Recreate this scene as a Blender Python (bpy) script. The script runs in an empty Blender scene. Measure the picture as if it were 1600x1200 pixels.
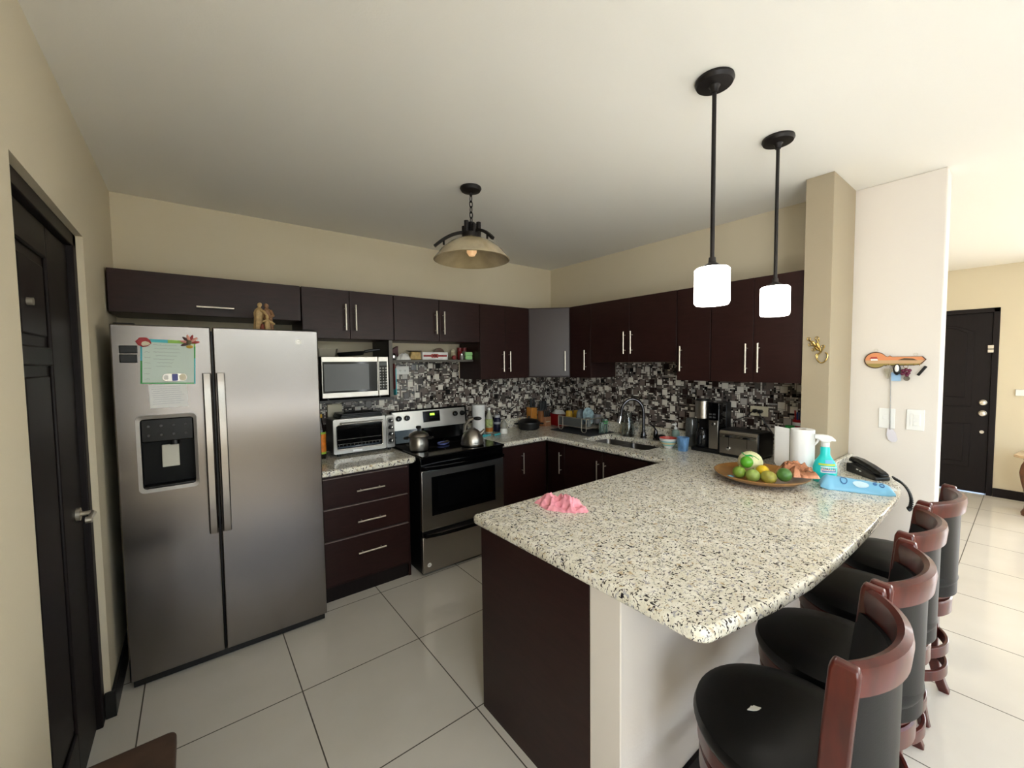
import bpy, math, random
from mathutils import Vector, Matrix, noise
random.seed(7)
PI = math.pi
SC = bpy.context.scene
COL = SC.collection

# ---------------------------------------------------------------- mesh builder
class MB:
    def __init__(s, o=(0, 0, 0)):
        s.v = []; s.f = []; s.m = []; s.o = Vector(o); s.mi = 0
    def add(s, vs, fs):
        b = len(s.v)
        for p in vs: s.v.append(tuple(Vector(p) - s.o))
        for f in fs:
            s.f.append(tuple(b + i for i in f)); s.m.append(s.mi)
        return s
    def box(s, x0, x1, y0, y1, z0, z1):
        if x0 > x1: x0, x1 = x1, x0
        if y0 > y1: y0, y1 = y1, y0
        if z0 > z1: z0, z1 = z1, z0
        v = [(x0,y0,z0),(x1,y0,z0),(x1,y1,z0),(x0,y1,z0),(x0,y0,z1),(x1,y0,z1),(x1,y1,z1),(x0,y1,z1)]
        return s.add(v, [(0,3,2,1),(4,5,6,7),(0,1,5,4),(1,2,6,5),(2,3,7,6),(3,0,4,7)])
    def obox(s, c, dx, dy, dz, M=None):
        """box of full sizes dx,dy,dz centred at c, rotated by matrix M"""
        v = []
        for z in (-.5, .5):
            for (x, y) in ((-.5,-.5),(.5,-.5),(.5,.5),(-.5,.5)):
                p = Vector((x*dx, y*dy, z*dz))
                if M is not None: p = M @ p
                v.append(p + Vector(c))
        return s.add(v, [(0,3,2,1),(4,5,6,7),(0,1,5,4),(1,2,6,5),(2,3,7,6),(3,0,4,7)])
    def lathe(s, prof, c=(0,0,0), n=32, M=None, close=True, sx=1, sy=1):
        """profile of (r,z) revolved about z through c; ends closed"""
        c = Vector(c); vs = []; fs = []
        for (r, z) in prof:
            for k in range(n):
                a = 2*PI*k/n
                p = Vector((r*math.cos(a)*sx, r*math.sin(a)*sy, z))
                if M is not None: p = M @ p
                vs.append(p + c)
        for i in range(len(prof)-1):
            for k in range(n):
                k2 = (k+1) % n
                fs.append((i*n+k, i*n+k2, (i+1)*n+k2, (i+1)*n+k))
        if close:
            fs.append(tuple(reversed(range(n))))
            L = (len(prof)-1)*n
            fs.append(tuple(range(L, L+n)))
        return s.add(vs, fs)
    def cyl(s, p0, p1, r, n=16, r1=None):
        return s.tube([p0, p1], [r, r if r1 is None else r1], n)
    def tube(s, pts, r, n=8, closed=False, sq=None):
        """tube along pts; r number or list; sq=(w,h) makes a rectangular section instead"""
        P = [Vector(p) for p in pts]; N = len(P)
        R = r if isinstance(r, (list, tuple)) else [r]*N
        T = []
        for i in range(N):
            a = P[(i-1) % N] if (closed or i > 0) else P[i]
            b = P[(i+1) % N] if (closed or i < N-1) else P[i]
            t = (b - a); T.append(t.normalized() if t.length > 1e-9 else Vector((0,0,1)))
        up = Vector((0,0,1)) if abs(T[0].z) < .9 else Vector((1,0,0))
        u = (up - T[0]*up.dot(T[0])).normalized()
        vs = []; fs = []
        for i in range(N):
            u = (u - T[i]*u.dot(T[i]))
            if u.length < 1e-6:
                u = Vector((1,0,0)) - T[i]*T[i].x
            u.normalize(); w = T[i].cross(u)
            for k in range(n):
                if sq:
                    q = [(-.5,-.5),(.5,-.5),(.5,.5),(-.5,.5)][k]
                    vs.append(P[i] + w*q[0]*sq[0]*R[i] + u*q[1]*sq[1]*R[i])
                else:
                    a = 2*PI*k/n
                    vs.append(P[i] + (u*math.cos(a) + w*math.sin(a))*R[i])
        for i in range(N if closed else N-1):
            j = (i+1) % N
            for k in range(n):
                k2 = (k+1) % n
                fs.append((i*n+k, i*n+k2, j*n+k2, j*n+k))
        if not closed:
            fs.append(tuple(reversed(range(n)))); fs.append(tuple(range((N-1)*n, N*n)))
        return s.add(vs, fs)
    def bar(s, pts, w, h):
        return s.tube(pts, [1.0]*len(pts), 4, sq=(w, h))
    def prism(s, poly, fn, a0, a1):
        """poly 2D list; fn(u,v,a)->3D"""
        n = len(poly)
        vs = [fn(u, v, a0) for u, v in poly] + [fn(u, v, a1) for u, v in poly]
        fs = [tuple(reversed(range(n))), tuple(range(n, 2*n))]
        for k in range(n):
            k2 = (k+1) % n; fs.append((k, k2, n+k2, n+k))
        return s.add(vs, fs)
    def ball(s, c, rx, ry=None, rz=None, nu=20, nv=12, fn=None, M=None):
        ry = rx if ry is None else ry; rz = rx if rz is None else rz
        vs = []; fs = []
        for j in range(nv+1):
            t = PI*j/nv
            for k in range(nu):
                a = 2*PI*k/nu
                d = Vector((math.sin(t)*math.cos(a), math.sin(t)*math.sin(a), -math.cos(t)))
                q = fn(d) if fn else 1.0
                p = Vector((d.x*rx*q, d.y*ry*q, d.z*rz*q))
                if M is not None: p = M @ p
                vs.append(p + Vector(c))
        for j in range(nv):
            for k in range(nu):
                k2 = (k+1) % nu
                fs.append((j*nu+k, j*nu+k2, (j+1)*nu+k2, (j+1)*nu+k))
        return s.add(vs, fs)
    def text(s, txt, size, M, depth=.0004):
        cu = bpy.data.curves.new('t', 'FONT'); cu.body = txt; cu.size = size; cu.extrude = depth
        cu.align_x = 'CENTER'; cu.align_y = 'CENTER'; cu.resolution_u = 2
        ob = bpy.data.objects.new('t', cu); COL.objects.link(ob)
        dg = bpy.context.evaluated_depsgraph_get(); dg.update()
        me = bpy.data.meshes.new_from_object(ob.evaluated_get(dg))
        s.add([M @ v.co for v in me.vertices], [tuple(p.vertices) for p in me.polygons])
        bpy.data.objects.remove(ob); bpy.data.curves.remove(cu); bpy.data.meshes.remove(me)
        return s
    def build(s, name, mats, parent=None, bevel=0, seg=2, ang=35, weld=False):
        me = bpy.data.meshes.new(name)
        me.from_pydata(s.v, [], s.f)
        if not isinstance(mats, (list, tuple)): mats = [mats]
        for m in mats: me.materials.append(m)
        me.polygons.foreach_set('material_index', s.m)
        me.validate(); me.update()
        me.polygons.foreach_set('use_smooth', [True]*len(me.polygons))
        me.set_sharp_from_angle(angle=math.radians(ang))
        o = bpy.data.objects.new(name, me); COL.objects.link(o)
        if parent is not None: o.parent = parent
        if bevel:
            b = o.modifiers.new('bevel', 'BEVEL'); b.width = bevel; b.segments = seg
            b.limit_method = 'ANGLE'; b.angle_limit = math.radians(40); b.harden_normals = False
        return o

def tag(o, label=None, cat=None, group=None, kind=None):
    if label: o['label'] = label
    if cat: o['category'] = cat
    if group: o['group'] = group
    if kind: o['kind'] = kind
    return o
def thing(name, label, cat, loc=(0,0,0), group=None, rz=0):
    o = bpy.data.objects.new(name, None); COL.objects.link(o)
    o.location = loc; o.rotation_euler = (0, 0, rz); o.empty_display_size = .05
    return tag(o, label, cat, group)
def struct(name, mb, mats, label=None, parent=None, bevel=0):
    o = mb.build(name, mats, parent, bevel)
    if parent is None: o['kind'] = 'structure'
    if label: o['label'] = label
    return o
def kids(o): return [c for c in SC.objects if c.parent == o]
def copy_tree(o, parent=None):
    c = o.copy(); COL.objects.link(c)
    if parent is not None: c.parent = parent
    for ch in kids(o): copy_tree(ch, c)
    return c
def rotz(a): return Matrix.Rotation(a, 3, 'Z')
def arc(c, r, a0, a1, n, ax='xy', z=0):
    out = []
    for k in range(n+1):
        a = a0 + (a1-a0)*k/n
        p = (c[0]+r*math.cos(a), c[1]+r*math.sin(a))
        out.append(p if ax == '2d' else (p[0], p[1], z))
    return out
def rrect(x0, x1, y0, y1, r, n=5):
    p = []
    for (cx, cy, a) in ((x1-r, y0+r, -PI/2), (x1-r, y1-r, 0), (x0+r, y1-r, PI/2), (x0+r, y0+r, PI)):
        for k in range(n+1):
            t = a + PI/2*k/n; p.append((cx+r*math.cos(t), cy+r*math.sin(t)))
    return p
FXZ = lambda u, v, a: (u, a, v)      # polygon in x,z extruded along y
FYZ = lambda u, v, a: (a, u, v)
FXY = lambda u, v, a: (u, v, a)
def crumple(mb, c, ax, ay, h, seed, nr=16, na=56, edge=.18, freq=9, sharp=1.0, flat=.35):
    """closed crumpled form lying on z=c.z; ax, ay half-axis vectors"""
    c = Vector(c); ax = Vector(ax); ay = Vector(ay)
    top = []; vs = []; fs = []
    for i in range(nr+1):
        r = i/nr
        for k in range(na):
            a = 2*PI*k/na
            e = 1 + edge*noise.noise(Vector((math.cos(a)*1.7+seed, math.sin(a)*1.7, seed*1.3))) \
                + .5*edge*noise.noise(Vector((math.cos(a)*5+seed, math.sin(a)*5, seed)))
            p = c + ax*(r*e*math.cos(a)) + ay*(r*e*math.sin(a))
            q = Vector((p.x*freq+seed*3.1, p.y*freq, seed))
            rid = 1 - abs(noise.noise(q))*2.2*sharp
            rid2 = 1 - abs(noise.noise(q*2.3))*2.0
            hh = h*(1-r**3.2)*(flat + (1-flat)*max(0, .65*rid + .35*rid2))
            vs.append((p.x, p.y, c.z + .001 + max(hh, .0)))
    for i in range(nr):
        for k in range(na):
            k2 = (k+1) % na
            fs.append((i*na+k, (i+1)*na+k, (i+1)*na+k2, i*na+k2))
    fs.append(tuple(range(na*nr, na*nr+na))[::-1])
    fs = [tuple(f) for f in fs]
    mb.add(vs, fs)
    return mb

# ---------------------------------------------------------------- materials
def lin(c):
    """sRGB 0-255 -> linear"""
    return tuple((x/255/12.92 if x/255 <= .04045 else ((x/255+.055)/1.055)**2.4) for x in c)
def mat(name, rgb, rough=.5, metal=0, spec=.5, emit=None, es=0, trans=0, ior=1.45, coat=0, aniso=0, alpha=1,
        vary=0, vscale=8, vstretch=(1,1,1), bump=0, bscale=60, bstretch=(1,1,1)):
    m = bpy.data.materials.new(name); m.use_nodes = True
    nt = m.node_tree; b = nt.nodes['Principled BSDF']
    c = lin(rgb) if max(rgb) > 1.0 else rgb
    b.inputs['Base Color'].default_value = (*c, 1)
    b.inputs['Roughness'].default_value = rough
    b.inputs['Metallic'].default_value = metal
    b.inputs['Specular IOR Level'].default_value = spec
    b.inputs['Transmission Weight'].default_value = trans
    b.inputs['IOR'].default_value = ior
    b.inputs['Coat Weight'].default_value = coat
    b.inputs['Coat Roughness'].default_value = .08
    b.inputs['Anisotropic'].default_value = aniso
    b.inputs['Alpha'].default_value = alpha
    if emit:
        b.inputs['Emission Color'].default_value = (*lin(emit), 1); b.inputs['Emission Strength'].default_value = es
    L = nt.links
    if vary or bump:
        tc = nt.nodes.new('ShaderNodeTexCoord')
    if vary:
        mp = nt.nodes.new('ShaderNodeMapping'); mp.inputs['Scale'].default_value = vstretch
        no = nt.nodes.new('ShaderNodeTexNoise'); no.inputs['Scale'].default_value = vscale; no.inputs['Detail'].default_value = 4
        rp = nt.nodes.new('ShaderNodeValToRGB')
        rp.color_ramp.elements[0].position = .3; rp.color_ramp.elements[1].position = .7
        rp.color_ramp.elements[0].color = (*[max(0, x*(1-vary)) for x in c], 1)
        rp.color_ramp.elements[1].color = (*[min(1, x*(1+vary)) for x in c], 1)
        L.new(tc.outputs['Object'], mp.inputs['Vector']); L.new(mp.outputs['Vector'], no.inputs['Vector'])
        L.new(no.outputs['Fac'], rp.inputs['Fac']); L.new(rp.outputs['Color'], b.inputs['Base Color'])
    if bump:
        mp = nt.nodes.new('ShaderNodeMapping'); mp.inputs['Scale'].default_value = bstretch
        no = nt.nodes.new('ShaderNodeTexNoise'); no.inputs['Scale'].default_value = bscale; no.inputs['Detail'].default_value = 3
        bp = nt.nodes.new('ShaderNodeBump'); bp.inputs['Strength'].default_value = bump; bp.inputs['Distance'].default_value = .01
        L.new(tc.outputs['Object'], mp.inputs['Vector']); L.new(mp.outputs['Vector'], no.inputs['Vector'])
        L.new(no.outputs['Fac'], bp.inputs['Height']); L.new(bp.outputs['Normal'], b.inputs['Normal'])
    return m

M = {}
M['wall'] = mat('beige wall paint', (210,199,174), .75, bump=.06, bscale=90)
M['wall_white'] = mat('off white wall paint', (220,213,205), .7, bump=.05, bscale=90)
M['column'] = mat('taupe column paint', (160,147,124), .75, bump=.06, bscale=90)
M['ceiling'] = mat('white ceiling paint', (238,236,230), .85, bump=.05, bscale=120)
M['espresso'] = mat('espresso laminate', (40,21,19), .38, spec=.3, vary=.18, vscale=10, vstretch=(1,1,6))
M['espresso_dark'] = mat('dark door wood', (21,14,14), .5, spec=.25, vary=.2, vscale=14, vstretch=(4,4,.6))
M['blackboard'] = mat('black carcass board', (17,15,15), .45)
M['grayboard'] = mat('grey shelf board', (92,88,82), .5)
M['steel'] = mat('brushed steel', (124,119,116), .23, 1, aniso=.6, bump=.004, bscale=40, bstretch=(30,30,.4))
M['steel2'] = mat('satin steel', (172,167,160), .3, 1, bump=.01, bscale=60, bstretch=(1,1,20))
M['steel_dark'] = mat('dark steel', (120,116,112), .32, 1)
M['nickel'] = mat('brushed nickel', (214,206,192), .34, .8)
M['chrome'] = mat('chrome', (220,220,222), .08, 1)
M['gunmetal'] = mat('gunmetal chrome', (90,90,94), .15, 1)
M['fridge_side'] = mat('fridge side paint', (52,52,54), .45)
M['black_gloss'] = mat('black gloss', (5,5,6), .08, spec=.4)
M['black'] = mat('black plastic', (14,14,15), .35)
M['black_matte'] = mat('black matte', (16,16,17), .6)
M['darkglass'] = mat('dark oven glass', (10,10,11), .05, spec=.7)
M['mwglass'] = mat('microwave mesh glass', (62,62,62), .2, spec=.6)
M['white'] = mat('white plastic', (232,232,230), .4)
M['paper'] = mat('white paper', (236,236,236), .8, bump=.05, bscale=150)
M['cream'] = mat('cream plastic', (206,198,172), .45)
M['glass'] = mat('clear glass', (235,240,240), .03, trans=1, ior=1.45)
M['bronze'] = mat('dark bronze metal', (30,26,25), .45, .4)
M['mahogany'] = mat('mahogany stained wood', (74,25,18), .3, spec=.45, coat=.2, vary=.35, vscale=9, vstretch=(3,3,.7))
M['vinyl'] = mat('black vinyl', (5,5,6), .42, spec=.3, bump=.03, bscale=260)
M['bench'] = mat('worn brown wood', (70,52,42), .5, vary=.3, vscale=12)
M['red'] = mat('red plastic', (150,22,26), .35)
M['navy'] = mat('navy plastic', (24,28,58), .4)
M['turq'] = mat('turquoise plastic', (66,178,190), .4)
M['green'] = mat('green plastic', (40,150,70), .4)
M['ltgreen'] = mat('light green plastic', (150,205,140), .45)
M['yellow'] = mat('yellow plastic', (205,165,55), .45)
M['gold'] = mat('gold wire', (190,160,95), .25, 1)
M['brass'] = mat('old brass', (150,115,60), .3, 1)
M['blue'] = mat('blue ceramic', (38,58,120), .3)
M['shade_on'] = mat('lit white glass', (250,248,240), .3, emit=(255,250,240), es=11)
M['ledgreen'] = mat('green display', (10,30,8), .4, emit=(150,230,60), es=1.6)

def granite():
    m = bpy.data.materials.new('speckled granite'); m.use_nodes = True
    nt = m.node_tree; b = nt.nodes['Principled BSDF']; L = nt.links; N = nt.nodes.new
    tc = N('ShaderNodeTexCoord')
    def nz(scale, det, st=(1,1,1), rot=0):
        mp = N('ShaderNodeMapping'); mp.inputs['Scale'].default_value = st; mp.inputs['Rotation'].default_value = (0,0,rot)
        n = N('ShaderNodeTexNoise'); n.inputs['Scale'].default_value = scale; n.inputs['Detail'].default_value = det
        n.inputs['Roughness'].default_value = .6; n.inputs['Distortion'].default_value = .6
        L.new(tc.outputs['Object'], mp.inputs['Vector']); L.new(mp.outputs['Vector'], n.inputs['Vector']); return n.outputs['Fac']
    def ramp(src, a, b_, inv=False):
        r = N('ShaderNodeValToRGB'); e = r.color_ramp.elements
        e[0].position = a; e[1].position = b_
        e[0].color = (0,0,0,1); e[1].color = (1,1,1,1)
        L.new(src, r.inputs['Fac']); return r.outputs['Color']
    def mix(f, c0, c1):
        x = N('ShaderNodeMix'); x.data_type = 'RGBA'
        L.new(f, x.inputs[0])
        for i, c in ((6, c0), (7, c1)):
            if isinstance(c, tuple): x.inputs[i].default_value = (*lin(c), 1)
            else: L.new(c, x.inputs[i])
        return x.outputs[2]
    base = mix(ramp(nz(22, 3), .4, .65), (224,219,202), (244,241,230))
    base = mix(ramp(nz(40, 3, rot=.8), .60, .68), base, (196,176,140))
    base = mix(ramp(nz(46, 3, (1,1.5,1), 1.9), .60, .635), base, (172,170,172))
    base = mix(ramp(nz(64, 1.5, (1,2.4,1), .5), .625, .65), base, (70,62,60))
    base = mix(ramp(nz(56, 1.5, (2.2,1,1), 2.6), .64, .66), base, (40,36,42))
    base = mix(ramp(nz(80, 1.5, (1,1.8,1), 1.2), .645, .665), base, (56,46,44))
    L.new(base, b.inputs['Base Color'])
    b.inputs['Roughness'].default_value = .12; b.inputs['Specular IOR Level'].default_value = .5
    return m
M['granite'] = granite()

def tile_floor(tx, ty, T):
    m = bpy.data.materials.new('glossy cream floor tile'); m.use_nodes = True
    nt = m.node_tree; b = nt.nodes['Principled BSDF']; L = nt.links; N = nt.nodes.new
    g = N('ShaderNodeNewGeometry'); sp = N('ShaderNodeSeparateXYZ'); L.new(g.outputs['Position'], sp.inputs[0])
    def line(out, off):
        def mth(op, a, v):
            n = N('ShaderNodeMath'); n.operation = op; L.new(a, n.inputs[0])
            if v is not None: n.inputs[1].default_value = v
            return n.outputs[0]
        x = mth('SUBTRACT', out, off); x = mth('DIVIDE', x, T); x = mth('FRACT', x, None)
        x = mth('SUBTRACT', x, .5); x = mth('ABSOLUTE', x, None); return mth('GREATER_THAN', x, .5-.0045)
    mx = N('ShaderNodeMath'); mx.operation = 'MAXIMUM'
    L.new(line(sp.outputs[0], tx), mx.inputs[0]); L.new(line(sp.outputs[1], ty), mx.inputs[1])
    n = N('ShaderNodeTexNoise'); n.inputs['Scale'].default_value = 2.2; n.inputs['Detail'].default_value = 4
    L.new(g.outputs['Position'], n.inputs['Vector'])
    cr = N('ShaderNodeValToRGB'); e = cr.color_ramp.elements
    e[0].position = .3; e[1].position = .7; e[0].color = (*lin((216,211,201)), 1); e[1].color = (*lin((224,219,210)), 1)
    L.new(n.outputs['Fac'], cr.inputs['Fac'])
    x = N('ShaderNodeMix'); x.data_type = 'RGBA'; L.new(mx.outputs[0], x.inputs[0]); L.new(cr.outputs['Color'], x.inputs[6])
    x.inputs[7].default_value = (*lin((84,78,68)), 1); L.new(x.outputs[2], b.inputs['Base Color'])
    r = N('ShaderNodeMix'); r.data_type = 'FLOAT'; L.new(mx.outputs[0], r.inputs[0]); r.inputs[2].default_value = .07; r.inputs[3].default_value = .7
    L.new(r.outputs[0], b.inputs['Roughness'])
    return m
M['floor'] = tile_floor(-2.887, -1.272, .6127)
# ================================================================ THE ROOM
HC = 2.641
XL, XE, YR = -3.60, 3.96, -6.2
struct('floor', MB().box(XL-.15, XE+.15, YR-.15, .15, -.12, 0), M['floor'], 'glossy cream tile floor with thin dark grout')
struct('ceiling', MB().box(XL-.15, XE+.15, YR-.15, .15, HC, HC+.12), M['ceiling'], 'plain white ceiling')
DY0, DY1, DH = -1.78, -.878, 2.157
LW0, LW1, LZ0, LZ1 = -5.9, -4.3, .5, 2.25
wl = MB().box(XL-.15, XL, YR, LW0, 0, HC).box(XL-.15, XL, LW1, DY0, 0, HC).box(XL-.15, XL, LW0, LW1, 0, LZ0).box(XL-.15, XL, LW0, LW1, LZ1, HC).box(XL-.15, XL, DY1, 0, 0, HC).box(XL-.15, XL, DY0, DY1, DH, HC)
struct('wall_left', wl, M['wall'], 'beige wall around the dark left door')
struct('wall_back', MB().box(XL-.15, .15, 0, .15, 0, HC), M['wall'], 'beige wall behind the range and refrigerator')
struct('wall_sink', MB().box(0, .15, -2.57, 0, 0, HC), M['wall'], 'beige wall behind the sink')
struct('wall_right', MB().box(.05, .20, -3.10, -2.57, 0, HC), M['wall_white'], 'white wall end with key rack and switches', bevel=.006)
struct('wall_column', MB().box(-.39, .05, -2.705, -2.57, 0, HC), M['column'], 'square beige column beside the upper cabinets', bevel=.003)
struct('wall_hall', MB().box(.20, XE, -2.10, -1.95, 0, HC), M['wall'], 'beige hall wall')
D2a, D2b, D2H = -3.168, -2.255, 2.165
RW0, RW1, RZ0, RZ1 = -5.9, -4.4, .3, 2.3
we = MB().box(XE, XE+.15, YR, RW0, 0, HC).box(XE, XE+.15, RW1, D2a, 0, HC).box(XE, XE+.15, RW0, RW1, 0, RZ0).box(XE, XE+.15, RW0, RW1, RZ1, HC).box(XE, XE+.15, D2b, -1.95, 0, HC).box(XE, XE+.15, D2a, D2b, D2H, HC)
struct('wall_entry', we, M['wall'], 'beige wall around the front door')
# rear wall (behind the photographer) with a wide glazed opening that lets the daylight in
WX0, WX1, WZ0, WZ1 = -3.3, 2.5, .82, 2.34
wr = MB().box(XL-.15, WX0, YR-.15, YR, 0, HC).box(WX1, XE+.15, YR-.15, YR, 0, HC).box(WX0, WX1, YR-.15, YR, WZ1, HC).box(WX0, WX1, YR-.15, YR, 0, WZ0)
struct('wall_rear', wr, M['wall'], 'beige wall with wide window')
wf = MB()
for x in (WX0+.03, WX0+1.45, WX0+2.9, WX0+4.35, WX1-.03): wf.box(x-.03, x+.03, YR-.10, YR-.05, WZ0, WZ1)
wf.box(WX0, WX1, YR-.10, YR-.05, WZ0, WZ0+.06).box(WX0, WX1, YR-.10, YR-.05, WZ1-.06, WZ1)
struct('window_1', wf, M['white'], 'wide window frame')

wf = MB()
for y in (LW0+.03, (LW0+LW1)/2, LW1-.03): wf.box(XL-.10, XL-.05, y-.03, y+.03, LZ0, LZ1)
wf.box(XL-.10, XL-.05, LW0, LW1, LZ0, LZ0+.06).box(XL-.10, XL-.05, LW0, LW1, LZ1-.06, LZ1)
struct('added_window_2', wf, M['white'], 'added side window frame, unseen')  # unseen window, added to bring more light onto the floor
wf = MB()
for y in (RW0+.03, (RW0+RW1)/2, RW1-.03): wf.box(XE+.05, XE+.10, y-.03, y+.03, RZ0, RZ1)
wf.box(XE+.05, XE+.10, RW0, RW1, RZ0, RZ0+.06).box(XE+.05, XE+.10, RW0, RW1, RZ1-.06, RZ1)
struct('added_window_3', wf, M['white'], 'added right-hand window frame, unseen')  # unseen window, added to brighten the left wall
# half wall under the breakfast bar
struct('wall_bar', MB().box(-2.242, .05, -2.667, -2.541, 0, .862), M['wall_white'], 'off white half wall under the breakfast bar', bevel=.004)
struct('baseboard_bar', MB().box(-2.20, .045, -2.682, -2.668, 0, .085), M['espresso_dark'], 'dark baseboard under the bar')
struct('baseboard_left', MB().box(XL+.001, XL+.016, DY1+.003, -.02, 0, .12), M['black'], 'dark baseboard between door and refrigerator', bevel=.003)
struct('trim_3', MB().box(XL-.021, XL+.016, DY1-.013, DY1-.001, 0, .12), M['black'], 'end of the dark baseboard at the left door', bevel=.002)
struct('baseboard_entry', MB().box(XE-.018, XE-.001, -4.3, D2a-.002, 0, .10), M['espresso_dark'], 'dark baseboard beside the front door', bevel=.003)

# left door (recessed)
d1 = thing('door_1', None, None, (XL-.06, -1.33, 0)); d1['kind'] = 'structure'; d1['label'] = 'dark panelled wooden door in the left wall'
o = d1.location
fr = MB(o).box(XL-.13, XL-.022, DY1-.062, DY1-.001, 0, DH-.001).box(XL-.13, XL-.022, DY0+.001, DY0+.062, 0, DH-.001).box(XL-.13, XL-.022, DY0, DY1, DH-.055, DH-.001)
fr.build('door_frame', M['espresso_dark'], d1, .004)
lf = MB(o); fx = XL-.042
lf.box(XL-.085, fx-.012, DY0+.066, DY1-.066, .008, DH-.06)
ly0, ly1 = DY0+.066, DY1-.066
for (a, b, c, d) in ((ly0, ly0+.12, .008, DH-.06), (ly1-.31, ly1, .008, DH-.06), (ly0+.12, ly1-.31, .008, .22), (ly0+.12, ly1-.31, 1.60, 1.665), (ly0+.12, ly1-.31, 1.98, DH-.06)):
    lf.box(fx-.014, fx, a, b, c, d)
lf.build('door_leaf', M['espresso_dark'], d1, .006)
for (a, b) in ((.255, 1.565), (1.70, 1.945)):
    MB(o).box(fx-.013, fx-.003, ly0+.155, ly1-.345, a, b).build('door_panel', M['espresso_dark'], d1, .008)
HY = -.085
hd = MB((o.x, o.y-HY, o.z)).cyl((fx, -.975, 1.0), (fx+.012, -.975, 1.0), .026, 20).tube([(fx+.01, -.975, 1.0), (fx+.045, -.975, 1.0), (fx+.05, -.985, 1.0), (fx+.05, -1.085, 1.0)], .009, 10)
hd.cyl((fx+.042, -1.085, 1.0), (fx+.06, -1.085, 1.0), .013, 12)
hd.build('door_handle', M['nickel'], d1); 
MB(o).cyl((fx-.002, -1.50, 1.80), (fx+.012, -1.50, 1.80), .012, 12).build('small_disc', M['nickel'], d1)  # small nickel disc high on the door leaf

# front door far away in the hall
d2 = thing('door_2', None, None, (XE, -2.71, 0)); d2['kind'] = 'structure'; d2['label'] = 'dark panelled front door at the end of the hall'
o = d2.location
f2 = XE-.012
MB(o).box(f2, XE+.1, D2a+.001, D2a+.05, 0, D2H-.001).box(f2, XE+.1, D2b-.05, D2b-.001, 0, D2H-.001).box(f2, XE+.1, D2a, D2b, D2H-.05, D2H-.001).build('door_frame', M['espresso_dark'], d2, .004)
MB(o).box(XE+.012, XE+.06, D2a+.052, D2b-.052, .013, D2H-.052).build('door_leaf', M['espresso_dark'], d2, .003)
cy = (D2a+D2b)/2; hw = .265
def arch(w, z0, z1, rise, n=10):
    p = [(cy-w, z0), (cy+w, z0)]
    for k in range(n+1):
        t = 1-2*k/n; p.append((cy+w*t, z1+rise*(1-t*t)))
    return p
for poly in (arch(hw, 1.02, 1.90, .09), arch(hw, .30, .82, 0)):
    pm = MB(o); 
    ctr = Vector((cy, sum(q[1] for q in poly)/len(poly)))
    out = [Vector(q) for q in poly]; n = len(out)
    pm.prism([tuple(q) for q in out], FYZ, XE+.012, XE+.003)
    pm.build('door_moulding', M['espresso_dark'], d2, .006)
    pm = MB(o); inn = [(cy+(q[0]-cy)*.80, ctr.y+(q[1]-ctr.y)*.86) for q in poly]
    pm.prism(inn, FYZ, XE+.004, XE-.006); pm.build('door_panel', M['espresso_dark'], d2, .006)
for z, r in ((1.077, .032), (.951, .034)):
    k = MB(o).lathe([(r, 0), (r, .01), (r*.55, .02), (r*.5, .04), (r*.9, .055), (r*.75, .07), (0.001, .074)], (XE+.012, -3.068, z), 18, Matrix.Rotation(-PI/2, 3, 'Y'))
    k.build('deadbolt' if z > 1 else 'door_knob', M['nickel'], d2)
MB(o).cyl((XE+.012, -3.068, .733), (XE-.0, -3.068, .733), .018, 14).build('lower_lock', M['nickel'], d2)
MB(o).box(XE-.02, XE+.012, -3.13, -3.085, 1.70, 1.74).box(XE-.02, XE+.012, -3.13, -3.085, 1.655, 1.69).build('security_latch', M['nickel'], d2, .003)
dbp = thing('intercom_plate', 'small white plate on the wall right of the front door', 'wall plate', (XE-.001, -3.35, 1.2))
MB(dbp.location).box(XE-.02, XE-.001, -3.40, -3.30, 1.17, 1.24).build('plate', M['white'], dbp, .004)

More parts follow.
